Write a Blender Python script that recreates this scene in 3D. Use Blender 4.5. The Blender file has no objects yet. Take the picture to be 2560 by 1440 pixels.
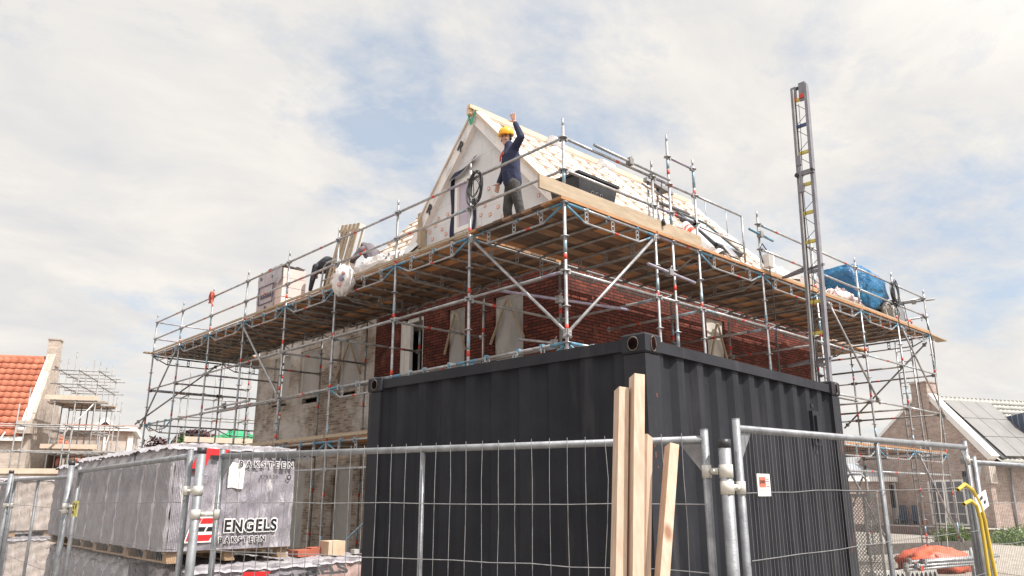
import bpy, bmesh, math, random
import numpy as np
from mathutils import Vector, Matrix, Euler
random.seed(7)
S = bpy.context.scene
COL = S.collection
R = math.radians

# ------------------------------------------------------------------ camera, sky, sun, exposure
cam_d = bpy.data.cameras.new('camera')
cam = bpy.data.objects.new('camera', cam_d)
COL.objects.link(cam)
S.camera = cam
cam_d.sensor_width = 36.0
cam_d.lens = 1914.11 / 2560 * 36
cam_d.clip_start = 0.05
cam_d.clip_end = 5000
CH, CP, CR = 0.748629, 0.265106, -0.001125
CPOS = Vector((-7.39523, -6.87737, 1.62178))
fw = Vector((math.sin(CH) * math.cos(CP), math.cos(CH) * math.cos(CP), math.sin(CP)))
rt = Vector((math.cos(CH), -math.sin(CH), 0))
up = rt.cross(fw)
rt2 = rt * math.cos(CR) + up * math.sin(CR)
up2 = up * math.cos(CR) - rt * math.sin(CR)
mw = Matrix((rt2, up2, -fw)).transposed().to_4x4()
mw.translation = CPOS
cam.matrix_world = mw

SUN_AZ = R(14)          # from -Y towards +X
SUN_EL = R(56)
sun_dir = Vector((math.sin(SUN_AZ) * math.cos(SUN_EL), -math.cos(SUN_AZ) * math.cos(SUN_EL), math.sin(SUN_EL)))
sun_d = bpy.data.lights.new('sun', 'SUN')
sun_d.energy = 5.0
sun_d.angle = R(0.6)
sun_d.color = (1.0, 0.955, 0.90)
sun = bpy.data.objects.new('sun', sun_d)
COL.objects.link(sun)
sun.location = (10, -30, 40)
sun.rotation_euler = sun_dir.to_track_quat('Z', 'Y').to_euler()

W = bpy.data.worlds.new('World')
S.world = W
W.use_nodes = True
wn, wl = W.node_tree.nodes, W.node_tree.links
wn.clear()
w_out = wn.new('ShaderNodeOutputWorld')
sky = wn.new('ShaderNodeTexSky')
sky.sky_type = 'NISHITA'
sky.sun_disc = False
sky.sun_elevation = SUN_EL
sky.sun_rotation = math.pi - SUN_AZ
sky.air_density = 1.0
sky.dust_density = 2.0
bg_sky = wn.new('ShaderNodeBackground')
bg_sky.inputs['Strength'].default_value = 0.13
pale = wn.new('ShaderNodeMix'); pale.data_type = 'RGBA'
pale.inputs[0].default_value = 0.45
pale.inputs[7].default_value = (4.2, 4.95, 5.75, 1)
wl.new(sky.outputs[0], pale.inputs[6])
wl.new(pale.outputs[2], bg_sky.inputs[0])
bg_cl = wn.new('ShaderNodeBackground')
tc = wn.new('ShaderNodeTexCoord')
sep = wn.new('ShaderNodeSeparateXYZ')
wl.new(tc.outputs['Generated'], sep.inputs[0])
def wmath(op, a, b=None, clamp=False):
    n = wn.new('ShaderNodeMath'); n.operation = op; n.use_clamp = clamp
    for i, v in enumerate((a, b)):
        if v is None: continue
        if isinstance(v, (int, float)): n.inputs[i].default_value = v
        else: wl.new(v, n.inputs[i])
    return n.outputs[0]
zz = wmath('ADD', wmath('MAXIMUM', sep.outputs[2], 0.0), 0.22)
cu = wmath('DIVIDE', sep.outputs[0], zz)
cv = wmath('DIVIDE', sep.outputs[1], zz)
comb = wn.new('ShaderNodeCombineXYZ')
wl.new(cu, comb.inputs[0]); wl.new(cv, comb.inputs[1])
def wnoise(scale, detail, off, rough=0.55, dist=0.0, stretch=(1, 1, 1), rot=0):
    mp = wn.new('ShaderNodeMapping')
    mp.inputs['Location'].default_value = off
    mp.inputs['Scale'].default_value = stretch
    mp.inputs['Rotation'].default_value = (0, 0, rot)
    wl.new(comb.outputs[0], mp.inputs[0])
    n = wn.new('ShaderNodeTexNoise')
    n.inputs['Scale'].default_value = scale
    n.inputs['Detail'].default_value = detail
    n.inputs['Roughness'].default_value = rough
    n.inputs['Distortion'].default_value = dist
    wl.new(mp.outputs[0], n.inputs['Vector'])
    return n.outputs[0]
def wramp(v, stops):
    r = wn.new('ShaderNodeValToRGB')
    while len(r.color_ramp.elements) < len(stops): r.color_ramp.elements.new(0.5)
    for e, (p, c) in zip(r.color_ramp.elements, stops):
        e.position = p
        e.color = (c, c, c, 1) if isinstance(c, (int, float)) else (*c, 1)
    wl.new(v, r.inputs[0])
    return r.outputs[0]
big = wnoise(1.25, 10, (6.37, 4.61, 6), 0.60, 0.35, (1, 1.15, 1), R(35))
fine = wnoise(4.5, 12, (1.3, 0.2, 2), 0.66, 0.25, (1, 1.2, 1), R(35))
mixv = wmath('ADD', wmath('ADD', wmath('MULTIPLY', big, 0.62), wmath('MULTIPLY', fine, 0.38)), 0.06)
# three openings of paler blue where the cloud deck thins out
hn = wnoise(3.0, 8, (5.1, 2.2, 0), 0.6, 0.4)
def hole(d, radius, amount):
    global mixv
    v = Vector(d).normalized()
    dp = wn.new('ShaderNodeVectorMath'); dp.operation = 'DOT_PRODUCT'
    nrm = wn.new('ShaderNodeVectorMath'); nrm.operation = 'NORMALIZE'
    wl.new(tc.outputs['Generated'], nrm.inputs[0])
    wl.new(nrm.outputs[0], dp.inputs[0])
    dp.inputs[1].default_value = v
    k = wmath('MULTIPLY', wmath('SUBTRACT', dp.outputs['Value'], math.cos(radius)), 1 / (1 - math.cos(radius)))
    k = wmath('MULTIPLY', wmath('MAXIMUM', k, 0.0), wmath('ADD', wmath('MULTIPLY', hn, 3.0), -0.75, False))
    mixv = wmath('SUBTRACT', mixv, wmath('MULTIPLY', k, amount))
for d_, r_, a_ in (((0.586, 0.63, 0.51), 14, .09), ((0.518, 0.729, 0.446), 9, .07), ((0.466, 0.784, 0.41), 10, .11), ((0.904, 0.285, 0.318), 10, .07), ((0.93, 0.25, 0.268), 9, .07), ((0.283, 0.93, 0.233), 9, .06), ((0.324, 0.828, 0.458), 11, .04), ((0.135, 0.86, 0.492), 8, .03)):
    hole(d_, R(r_), a_)
mask = wramp(mixv, [(0.37, 0.20), (0.45, 0.64), (0.52, 1.0)])
shade = wramp(wnoise(2.2, 7, (9, 4, 1), 0.6, 0.4, (1, 1.4, 1), R(35)), [(0.28, (0.76, 0.757, 0.775)), (0.48, (0.875, 0.85, 0.82)), (0.68, (1.0, 0.95, 0.885))])
wl.new(shade, bg_cl.inputs[0])
# thin cloud is brighter round the hidden sun's side of the sky
sdp = wn.new('ShaderNodeVectorMath'); sdp.operation = 'DOT_PRODUCT'
snm = wn.new('ShaderNodeVectorMath'); snm.operation = 'NORMALIZE'
wl.new(tc.outputs['Generated'], snm.inputs[0]); wl.new(snm.outputs[0], sdp.inputs[0]); sdp.inputs[1].default_value = sun_dir
glow = wmath('POWER', wmath('MAXIMUM', wmath('SUBTRACT', sdp.outputs['Value'], 0.32), 0.0), 1.5)
wl.new(wmath('ADD', wmath('MULTIPLY', glow, 2.6), 0.76), bg_cl.inputs['Strength'])
mixs = wn.new('ShaderNodeMixShader')
wl.new(mask, mixs.inputs[0]); wl.new(bg_sky.outputs[0], mixs.inputs[1]); wl.new(bg_cl.outputs[0], mixs.inputs[2])
wl.new(mixs.outputs[0], w_out.inputs[0])

S.view_settings.view_transform = 'Standard'
S.view_settings.look = 'None'
S.view_settings.gamma = 1.0
S.view_settings.exposure = 0.37
S.cycles.max_bounces = 8
S.cycles.diffuse_bounces = 4
S.cycles.transparent_max_bounces = 12

# ------------------------------------------------------------------ materials
def new_mat(name):
    m = bpy.data.materials.new(name); m.use_nodes = True
    nt = m.node_tree
    return m, nt, nt.nodes['Principled BSDF']
def ramp(nt, v, stops):
    r = nt.nodes.new('ShaderNodeValToRGB')
    if len(stops) > 4: r.color_ramp.interpolation = 'CONSTANT'
    while len(r.color_ramp.elements) < len(stops): r.color_ramp.elements.new(0.5)
    for e, (p, c) in zip(r.color_ramp.elements, stops):
        e.position = p; e.color = (c, c, c, 1) if isinstance(c, (int, float)) else (*c, 1)
    nt.links.new(v, r.inputs[0]); return r.outputs[0]
def noise(nt, scale, detail=5, stretch=(1, 1, 1), rot=(0, 0, 0), rough=0.6, coord='Object', dist=0):
    t = nt.nodes.new('ShaderNodeTexCoord'); mp = nt.nodes.new('ShaderNodeMapping')
    mp.inputs['Scale'].default_value = stretch; mp.inputs['Rotation'].default_value = rot
    nt.links.new(t.outputs[coord], mp.inputs[0])
    n = nt.nodes.new('ShaderNodeTexNoise')
    n.inputs['Scale'].default_value = scale; n.inputs['Detail'].default_value = detail
    n.inputs['Roughness'].default_value = rough; n.inputs['Distortion'].default_value = dist
    nt.links.new(mp.outputs[0], n.inputs['Vector']); return n.outputs[0]
def bump(nt, bs, h, strength=0.3, dist=0.02, prev=None):
    b = nt.nodes.new('ShaderNodeBump'); b.inputs['Strength'].default_value = strength; b.inputs['Distance'].default_value = dist
    nt.links.new(h, b.inputs['Height'])
    if prev: nt.links.new(prev, b.inputs['Normal'])
    nt.links.new(b.outputs[0], bs.inputs['Normal']); return b.outputs[0]
def mixc(nt, f, a, b, mode='MIX'):
    n = nt.nodes.new('ShaderNodeMix'); n.data_type = 'RGBA'; n.blend_type = mode
    for i, v in ((0, f), (6, a), (7, b)):
        if isinstance(v, (int, float)): n.inputs[i].default_value = v
        elif isinstance(v, tuple): n.inputs[i].default_value = (*v, 1)
        else: nt.links.new(v, n.inputs[i])
    return n.outputs[2]
def M(name, c1, c2=None, scale=6, rough=0.6, metal=0.0, b=0.0, bs=None, stretch=(1, 1, 1), rot=(0, 0, 0), lo=0.35, hi=0.65, spec=0.5, island=None, bd=0.02):
    m, nt, p = new_mat(name)
    p.inputs['Roughness'].default_value = rough; p.inputs['Metallic'].default_value = metal
    p.inputs['Specular IOR Level'].default_value = spec
    n = noise(nt, scale, 6, stretch, rot)
    c = ramp(nt, n, [(lo, c1), (hi, c2 or tuple(x * 0.8 for x in c1))])
    if island:
        g = nt.nodes.new('ShaderNodeNewGeometry')
        isl = ramp(nt, g.outputs['Random Per Island'], island)
        c = mixc(nt, 1.0, c, isl, 'MULTIPLY')
    nt.links.new(c, p.inputs['Base Color'])
    if b: bump(nt, p, noise(nt, bs or scale * 3, 6, stretch, rot), b, bd)
    return m
def brick_mat(name, c1, c2, mortar, msize=0.010, bw=0.22, rh=0.0625, extra=None, extra_lim=(0.45, 0.65), rough=0.85, dirt=0.75, bstr=0.6, extra_scale=0.55):
    m, nt, p = new_mat(name)
    p.inputs['Roughness'].default_value = rough; p.inputs['Specular IOR Level'].default_value = 0.25
    t = nt.nodes.new('ShaderNodeTexCoord'); s = nt.nodes.new('ShaderNodeSeparateXYZ'); nt.links.new(t.outputs['Object'], s.inputs[0])
    a = nt.nodes.new('ShaderNodeMath'); a.operation = 'ADD'; nt.links.new(s.outputs[0], a.inputs[0]); nt.links.new(s.outputs[1], a.inputs[1])
    c = nt.nodes.new('ShaderNodeCombineXYZ'); nt.links.new(a.outputs[0], c.inputs[0]); nt.links.new(s.outputs[2], c.inputs[1])
    br = nt.nodes.new('ShaderNodeTexBrick'); nt.links.new(c.outputs[0], br.inputs['Vector'])
    br.inputs['Scale'].default_value = 1.0; br.inputs['Brick Width'].default_value = bw; br.inputs['Row Height'].default_value = rh
    br.inputs['Mortar Size'].default_value = msize; br.inputs['Mortar Smooth'].default_value = 0.2; br.inputs['Bias'].default_value = 0.0
    br.inputs['Color1'].default_value = (*c1, 1); br.inputs['Color2'].default_value = (*c2, 1); br.inputs['Mortar'].default_value = (*mortar, 1)
    n = ramp(nt, noise(nt, 3.0, 8), [(0.3, dirt), (0.7, 1.1)])
    col = mixc(nt, 1.0, br.outputs['Color'], n, 'MULTIPLY')
    if extra:
        f = ramp(nt, noise(nt, extra_scale, 8, (1, 1, 1), rough=0.68), [(extra_lim[0], 0.0), (extra_lim[1], 0.75)])
        col = mixc(nt, f, col, extra)
    nt.links.new(col, p.inputs['Base Color'])
    inv = nt.nodes.new('ShaderNodeMath'); inv.operation = 'SUBTRACT'; inv.inputs[0].default_value = 1.0; nt.links.new(br.outputs['Fac'], inv.inputs[1])
    pr = bump(nt, p, inv.outputs[0], bstr, 0.008)
    bump(nt, p, noise(nt, 60, 4), 0.25, 0.004, pr)
    return m
m_tube = M('galvanised_steel', (0.44, 0.44, 0.45), (0.27, 0.27, 0.28), 9, 0.42, 0.55, 0.1, 60)
m_tube_dull = M('weathered_steel', (0.33, 0.325, 0.32), (0.19, 0.18, 0.175), 7, 0.6, 0.25, 0.1, 60)
m_red = M('red_paint_band', (0.62, 0.04, 0.025), (0.42, 0.05, 0.03), 20, 0.5)
m_blue = M('blue_paint', (0.055, 0.19, 0.30), (0.13, 0.27, 0.36), 18, 0.5)
m_violet = M('violet_paint', (0.22, 0.185, 0.28), (0.34, 0.32, 0.36), 12, 0.5)
m_blueworn = M('worn_blue_paint', (0.15, 0.28, 0.37), (0.40, 0.43, 0.45), 14, 0.5, 0.2)
wood_isl = [(0.0, (0.30, 0.31, 0.34)), (0.2, (0.75, 0.70, 0.66)), (0.36, (0.38, 0.36, 0.36)), (0.52, (1.1, 0.85, 0.6)), (0.68, (0.55, 0.52, 0.52)), (0.82, (1.3, 0.95, 0.62)), (0.92, (0.34, 0.30, 0.30)), (1.0, (0.95, 0.85, 0.78))]
m_plank = M('scaffold_plank_wood', (0.43, 0.28, 0.18), (0.265, 0.172, 0.112), 2.5, 0.8, 0, 0.3, 30, (1, 1, 4), island=wood_isl)
m_board = M('raw_board_wood', (0.40, 0.315, 0.225), (0.31, 0.24, 0.165), 3, 0.75, 0, 0.2, 30, (1, 4, 6))
m_timber = M('fresh_pine', (0.74, 0.55, 0.40), (0.62, 0.40, 0.24), 2.2, 0.6, 0, 0.12, 24, (7, 7, 0.6), lo=0.38, hi=0.62, island=[(0, (0.93, 0.92, 0.9)), (1, (1.04, 1.02, 1.0))])
m_batten = M('roof_batten_pine', (0.60, 0.50, 0.41), (0.51, 0.41, 0.33), 3, 0.7, island=[(0, (0.93, 0.92, 0.9)), (1, (1.05, 1.03, 1.0))])
m_roofsheet = M('pink_white_roof_sheet', (0.80, 0.765, 0.74), (0.76, 0.715, 0.69), 1.5, 0.55)
m_membrane = M('white_membrane', (0.72, 0.715, 0.725), (0.62, 0.61, 0.62), 2.5, 0.45, 0, 0.5, 7)
m_redbrick = brick_mat('red_brick', (0.225, 0.056, 0.036), (0.105, 0.030, 0.023), (0.032, 0.019, 0.017), 0.011, dirt=0.62, extra=(0.30, 0.11, 0.075), extra_lim=(0.55, 0.80), extra_scale=2.2)
m_tanbrick = brick_mat('pale_brick', (0.50, 0.41, 0.33), (0.23, 0.155, 0.115), (0.42, 0.375, 0.335), 0.011, dirt=.6, extra=(0.64, 0.61, 0.585), extra_lim=(0.46, 0.60))
m_farbrick = brick_mat('brown_pink_brick', (0.46, 0.335, 0.285), (0.31, 0.21, 0.175), (0.44, 0.39, 0.355), 0.012, bstr=0.3)
m_sandbrick = brick_mat('sand_brick', (0.52, 0.43, 0.36), (0.40, 0.315, 0.26), (0.46, 0.42, 0.38), 0.012, bstr=0.3, extra=(0.62, 0.57, 0.52), extra_lim=(0.5, 0.7), extra_scale=0.3)
m_aac = brick_mat('white_aerated_block', (0.62, 0.62, 0.635), (0.59, 0.59, 0.605), (0.47, 0.46, 0.46), 0.005, 0.62, 0.42, dirt=0.94, bstr=0.2)
m_sheet = M('grey_plastic_sheet', (0.44, 0.43, 0.41), (0.35, 0.34, 0.33), 1.6, 0.32, 0, 0.9, 2.6, (1, 1.2, .5), bd=.08)
m_frame = M('white_window_frame', (0.78, 0.77, 0.74), (0.72, 0.71, 0.69), 4, 0.4)
m_dark = M('interior_shade_black', (0.012, 0.012, 0.013), (0.02, 0.02, 0.02), 4, 0.8)
m_black = M('black_plastic', (0.018, 0.018, 0.021), (0.03, 0.03, 0.033), 8, 0.45)
m_navyfoil = M('navy_foil', (0.016, 0.018, 0.045), (0.028, 0.03, 0.062), 6, 0.65, 0, 0.6, 9, spec=.2)
m_lilac = M('lilac_pane', (0.48, 0.42, 0.50), (0.42, 0.37, 0.45), 2, 0.25)
def cont_mat(name, c1, c2, spec):
    m, nt, p = new_mat(name); p.inputs['Roughness'].default_value = .55; p.inputs['Specular IOR Level'].default_value = spec
    base = ramp(nt, noise(nt, 2.2, 6), [(.35, c1), (.65, c2)])
    streak = ramp(nt, noise(nt, 7, 7, (1, 1, .09)), [(.58, 0.0), (.78, .30)])           # dusty runs down the sheet
    c = mixc(nt, streak, base, (.14, .13, .125))
    rust = ramp(nt, noise(nt, 9, 9, (1, 1, .5), rough=.75), [(.685, 0.0), (.75, .85)])    # chipped spots
    c = mixc(nt, rust, c, (.13, .065, .045))
    nt.links.new(c, p.inputs['Base Color']); bump(nt, p, noise(nt, 3.2, 5), .22, .03); return m
m_cont = cont_mat('anthracite_container_paint', (0.032, 0.033, 0.039), (0.023, 0.0238, 0.029), .06)
m_cont_l = cont_mat('anthracite_container_frame', (0.038, 0.039, 0.045), (0.027, 0.0275, 0.033), .09)
m_rust = M('rust_scrape', (0.16, 0.06, 0.04), (0.10, 0.05, 0.04), 14, 0.8)
m_gravel = M('gravel_ground', (0.40, 0.36, 0.31), (0.26, 0.23, 0.20), 4, 0.95, 0, 0.8, 30)
m_sand = M('sandy_soil', (0.29, 0.26, 0.225), (0.20, 0.178, 0.155), 0.8, 0.95, 0, 0.5, 12)
m_concrete = M('concrete', (0.46, 0.44, 0.42), (0.36, 0.345, 0.33), 5, 0.85, 0, 0.2, 30)
m_wire = M('fence_wire', (0.34, 0.34, 0.345), (0.22, 0.22, 0.23), 20, 0.45, 0.4)
m_fence = M('fence_tube_galvanised', (0.28, 0.29, 0.305), (0.17, 0.175, 0.19), 11, 0.5, 0.35, 0.15, 90)
def skin_mat(): return M('skin', (0.56, 0.31, 0.23), (0.50, 0.26, 0.19), 30, 0.5)
m_skin = skin_mat()
m_navy = M('navy_sweater', (0.018, 0.022, 0.055), (0.028, 0.034, 0.075), 9, 0.9, 0, 0.5, 14)
m_trouser = M('charcoal_work_trousers', (0.035, 0.034, 0.034), (0.075, 0.072, 0.07), 7, 0.85, 0, 0.9, 16)
m_helmet = M('yellow_helmet', (0.80, 0.42, 0.02), (0.74, 0.37, 0.02), 4, 0.28)
m_hair = M('dark_hair', (0.015, 0.011, 0.009), (0.03, 0.02, 0.015), 30, 0.6)
m_orange = M('orange_print', (0.75, 0.10, 0.05), (0.65, 0.08, 0.04), 8, 0.6)
# ------------------------------------------------------------------ mesh helpers
class MB:
    def __init__(s): s.v, s.f, s.m, s.s = [], [], [], []
    def face(s, idx, mat=0, smooth=False): s.f.append(tuple(idx)); s.m.append(mat); s.s.append(smooth)
    def add(s, pts): k = len(s.v); s.v.extend([tuple(p) for p in pts]); return k
    def poly(s, pts, mat=0): k = s.add(pts); s.face(range(k, k + len(pts)), mat); return s
    def box(s, c, size, mat=0, rot=None):
        x, y, z = (q / 2 for q in size)
        P = [Vector((a * x, b * y, d * z)) for d in (-1, 1) for a, b in ((-1, -1), (1, -1), (1, 1), (-1, 1))]
        if rot is not None: P = [rot @ p for p in P]
        k = s.add([Vector(c) + p for p in P])
        for q in ((3, 2, 1, 0), (4, 5, 6, 7), (0, 1, 5, 4), (1, 2, 6, 5), (2, 3, 7, 6), (3, 0, 4, 7)): s.face([k + i for i in q], mat)
        return s
    def mm(s, a, b, mat=0):
        a, b = Vector(a), Vector(b); return s.box((a + b) / 2, [abs(q) for q in (b - a)], mat)
    def bar(s, a, b, w, h, mat=0, upv=(0, 0, 1)):
        a, b = Vector(a), Vector(b); d = (b - a); L = d.length; d.normalize(); u = Vector(upv)
        sd = d.cross(u)
        if sd.length < 1e-4: sd = d.cross(Vector((1, 0, 0)))
        sd.normalize(); u = sd.cross(d)
        return s.box((a + b) / 2, (w, L, h), mat, Matrix((sd, d, u)).transposed())
    def ring(s, c, d, r, n):
        d = Vector(d).normalized(); a = Vector((0, 0, 1)) if abs(d.z) < 0.9 else Vector((1, 0, 0))
        u = d.cross(a).normalized(); w = d.cross(u)
        return [Vector(c) + (u * math.cos(2 * math.pi * i / n) + w * math.sin(2 * math.pi * i / n)) * r for i in range(n)]
    def tube(s, a, b, r, mat=0, n=8, r2=None, caps=True):
        a, b = Vector(a), Vector(b); d = b - a; r2 = r if r2 is None else r2
        k = s.add(s.ring(a, d, r, n)); k2 = s.add(s.ring(b, d, r2, n))
        for i in range(n): j = (i + 1) % n; s.face((k + i, k + j, k2 + j, k2 + i), mat, True)
        if caps:
            s.face([k + i for i in range(n)][::-1], mat); s.face([k2 + i for i in range(n)], mat)
        return s
    def path(s, pts, r, mat=0, n=6, closed=False):
        pts = [Vector(p) for p in pts]; L = len(pts); ks = []
        for i, p in enumerate(pts):
            a = pts[(i - 1) % L] if (closed or i > 0) else p; b = pts[(i + 1) % L] if (closed or i < L - 1) else p
            ks.append(s.add(s.ring(p, b - a, r, n)))
        for i in range(L if closed else L - 1):
            k, k2 = ks[i], ks[(i + 1) % L]
            for q in range(n): j = (q + 1) % n; s.face((k + q, k + j, k2 + j, k2 + q), mat, True)
        return s
    def lathe(s, c, prof, mat=0, n=16, sq=None):
        ks = []
        for r, z in prof:
            ks.append(s.add([(c[0] + r * math.cos(2 * math.pi * i / n), c[1] + r * math.sin(2 * math.pi * i / n) * (sq or 1), c[2] + z) for i in range(n)]))
        for a in range(len(prof) - 1):
            for i in range(n): j = (i + 1) % n; s.face((ks[a] + i, ks[a] + j, ks[a + 1] + j, ks[a + 1] + i), mat, True)
        s.face([ks[0] + i for i in range(n)][::-1], mat); s.face([ks[-1] + i for i in range(n)], mat)
        return s
    def prism(s, pts, ext, mat=0):
        n = len(pts); k = s.add(pts); k2 = s.add([Vector(p) + Vector(ext) for p in pts])
        s.face(range(k, k + n), mat); s.face([k2 + n - 1 - i for i in range(n)], mat)
        for i in range(n): j = (i + 1) % n; s.face((k + j, k + i, k2 + i, k2 + j), mat)
        return s
    def grid(s, fn, nu, nv, mat=0, smooth=True, matfn=None):
        k = s.add([fn(i / nu, j / nv) for j in range(nv + 1) for i in range(nu + 1)])
        for j in range(nv):
            for i in range(nu):
                a = k + j * (nu + 1) + i
                s.face((a, a + 1, a + nu + 2, a + nu + 1), matfn((i + .5) / nu, (j + .5) / nv) if matfn else mat, smooth)
        return s
    def build(s, name, mats, parent=None, local=False, fix=True):
        me = bpy.data.meshes.new(name)
        me.from_pydata(s.v, [], s.f)
        for m in (mats if isinstance(mats, (list, tuple)) else [mats]): me.materials.append(m)
        me.polygons.foreach_set('material_index', s.m); me.polygons.foreach_set('use_smooth', s.s)
        if fix:
            bm = bmesh.new(); bm.from_mesh(me); bmesh.ops.recalc_face_normals(bm, faces=bm.faces); bm.to_mesh(me); bm.free()
        me.update()
        return link(bpy.data.objects.new(name, me), parent, local)
def link(o, parent=None, local=False):
    COL.objects.link(o)
    if parent is not None:
        o.parent = parent
        if not local: o.matrix_parent_inverse = world_of(parent).inverted()
    return o
def world_of(o):
    m = o.matrix_basis.copy()
    if o.parent: m = world_of(o.parent) @ o.matrix_parent_inverse @ m
    return m
def tag(o, label, cat, group=None):
    o['label'] = label; o['category'] = cat
    if group: o['group'] = group
    return o
def thing(name, label, cat, loc=(0, 0, 0), rz=0.0, group=None):
    o = bpy.data.objects.new(name, None); o.empty_display_size = 0.3
    o.location = loc; o.rotation_euler = (0, 0, rz); COL.objects.link(o)
    return tag(o, label, cat, group)
def structure(o): o['kind'] = 'structure'; return o
def remesh(mb, name, mats, parent=None, local=False, voxel=0.012, smooth=2, mat=0):
    me = bpy.data.meshes.new('tmp'); me.from_pydata(mb.v, [], mb.f)
    bm = bmesh.new(); bm.from_mesh(me); bmesh.ops.recalc_face_normals(bm, faces=bm.faces); bm.to_mesh(me); bm.free()
    o = bpy.data.objects.new('tmp', me); COL.objects.link(o)
    r = o.modifiers.new('r', 'REMESH'); r.mode = 'VOXEL'; r.voxel_size = voxel
    if smooth:
        sm = o.modifiers.new('s', 'SMOOTH'); sm.factor = 0.5; sm.iterations = smooth
    dg = bpy.context.evaluated_depsgraph_get()
    me2 = bpy.data.meshes.new_from_object(o.evaluated_get(dg))
    bpy.data.objects.remove(o); me2.name = name
    me2.materials.clear()
    me2.materials.append(mats)
    for p in me2.polygons: p.use_smooth = True
    return link(bpy.data.objects.new(name, me2), parent, local)
def sphere(mb, c, r, n=12, mat=0):
    rx, ry, rz = r if isinstance(r, (tuple, list)) else (r, r, r)
    rows = n // 2 + 1; ks = []
    for a in range(rows + 1):
        t = math.pi * a / rows
        if a in (0, rows): ks.append([mb.add([(c[0], c[1], c[2] + rz * math.cos(t))])])
        else: k = mb.add([(c[0] + rx * math.sin(t) * math.cos(2 * math.pi * i / n), c[1] + ry * math.sin(t) * math.sin(2 * math.pi * i / n), c[2] + rz * math.cos(t)) for i in range(n)]); ks.append(list(range(k, k + n)))
    for a in range(rows):
        A, B = ks[a], ks[a + 1]
        for i in range(n):
            j = (i + 1) % n
            if len(A) == 1: mb.face((A[0], B[i], B[j]), mat, True)
            elif len(B) == 1: mb.face((A[i], B[0], A[j]), mat, True)
            else: mb.face((A[i], B[i], B[j], A[j]), mat, True)
def chain(mb, pts, rad, n=10):
    for i in range(len(pts) - 1): mb.tube(pts[i], pts[i + 1], rad[i], 0, n, rad[i + 1])
    for p, r in zip(pts, rad): sphere(mb, p, r * 1.0, n)
def text_mesh(txt, size, bold=0.0, extrude=0.002, align='CENTER', space=1.0):
    c = bpy.data.curves.new('t', 'FONT'); c.body = txt; c.size = size; c.offset = bold; c.extrude = extrude; c.align_x = align; c.space_character = space
    o = bpy.data.objects.new('t', c); COL.objects.link(o)
    dg = bpy.context.evaluated_depsgraph_get()
    me = bpy.data.meshes.new_from_object(o.evaluated_get(dg)); bpy.data.objects.remove(o)
    return me
def text_obj(name, txt, size, mat, origin, ux, uy, parent, bold=0.0, extrude=0.002, align='CENTER', space=1.0, sx=1.0, local=False):
    me = text_mesh(txt, size, bold, extrude, align, space); me.materials.clear(); me.materials.append(mat); me.name = name
    ux, uy = Vector(ux).normalized(), Vector(uy).normalized(); nz = ux.cross(uy)
    mat4 = Matrix((ux * sx, uy, nz)).transposed().to_4x4(); mat4.translation = Vector(origin)
    me.transform(mat4)
    return link(bpy.data.objects.new(name, me), parent, local)
def dup(root, loc, rz=None, label=None):
    r = root.copy(); COL.objects.link(r); r.location = loc
    if rz is not None: r.rotation_euler = (0, 0, rz)
    if label: r['label'] = label
    for ch in list(root.children):
        c = ch.copy(); COL.objects.link(c); c.parent = r
        for g in list(ch.children):
            d = g.copy(); COL.objects.link(d); d.parent = c
    return r
# ------------------------------------------------------------------ ground
g = MB()
def ground_z(x, y): return 0.0
g.mm((-160, -120, -0.6), (260, 260, 0.0))
structure(g.build('ground', m_sand))
gp = MB(); gp.prism([(8.5, -6, 0.004), (60, -14, 0.004), (60, 2.5, 0.004), (19, 4.5, 0.004), (14, 1.0, 0.004)], (0, 0, 0.004))
structure(gp.build('gravel_path', m_gravel))

# ------------------------------------------------------------------ scaffold round the house
H = 5.6
sc = thing('scaffold', 'galvanised tube scaffold with plank decks and red bands wrapped round the unfinished brick house', 'scaffold', (0, 0, 0))
SCM = [m_tube, m_red, m_blue, m_violet, m_tube_dull, m_blueworn]
def standard(x, y, top, z0=0.0, dull=False, seed=0, blue_top=None):
    rnd = random.Random(int(x * 131 + y * 977) + seed)
    b = MB(); base = 4 if dull else 0
    b.tube((x, y, z0), (x, y, top - 0.12), 0.0242, base, 8)
    b.tube((x, y, top - 0.12), (x, y, top), 0.018, base, 8)
    z = 0.1 + 0.5
    while z < top - 0.15:
        b.tube((x, y, z - 0.005), (x, y, z + 0.005), 0.062, base, 10); z += 0.5
    off = rnd.uniform(0.2, 0.45)
    z = off + 0.35
    while z < top - 0.3:
        b.tube((x, y, z), (x, y, z + 0.085), 0.0258, 1, 8)
        if rnd.random() < 0.7: b.tube((x, y, z + 0.1), (x, y, z + 0.24 + rnd.random() * .15), 0.0252, 5, 8)
        z += 1.0
    if blue_top: b.tube((x, y, blue_top), (x, y, top - 0.13), 0.0256, 5, 8)
    b.tube((x, y, z0), (x, y, z0 + 0.008), 0.09, base, 4)
    return b.build('standard', SCM, sc)
LY = [0.0, 2.07, 4.13, 6.2, 8.3, 10.38, 12.44, 14.51, 16.56]
RX = [2.09, 2.55, 3.29, 5.37, 7.51, 9.6, 11.65, 13.7]
tops_l = [6.9, 6.88, 6.86, 6.86, 6.86, 6.87, 6.86, 6.86, 6.86]
for y, t in zip(LY, tops_l): standard(0, y, t)
for x, t in zip(RX, [6.88, 7.5, 7.28, 6.86, 6.86, 6.84, 6.9, 6.83]): standard(x, 0, t, blue_top=6.75 if x == 3.29 else None)
for y in LY[1:]: standard(2.07, y, 5.62, dull=True)
for x in RX:
    if x not in (2.55, 3.29, 2.09): standard(x, 2.07, 5.62, dull=True)
standard(4.14, 16.56, 5.62, dull=True); standard(4.14, 14.9, 5.62, dull=True)
standard(13.7, 4.14, 5.62, dull=True)
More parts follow.
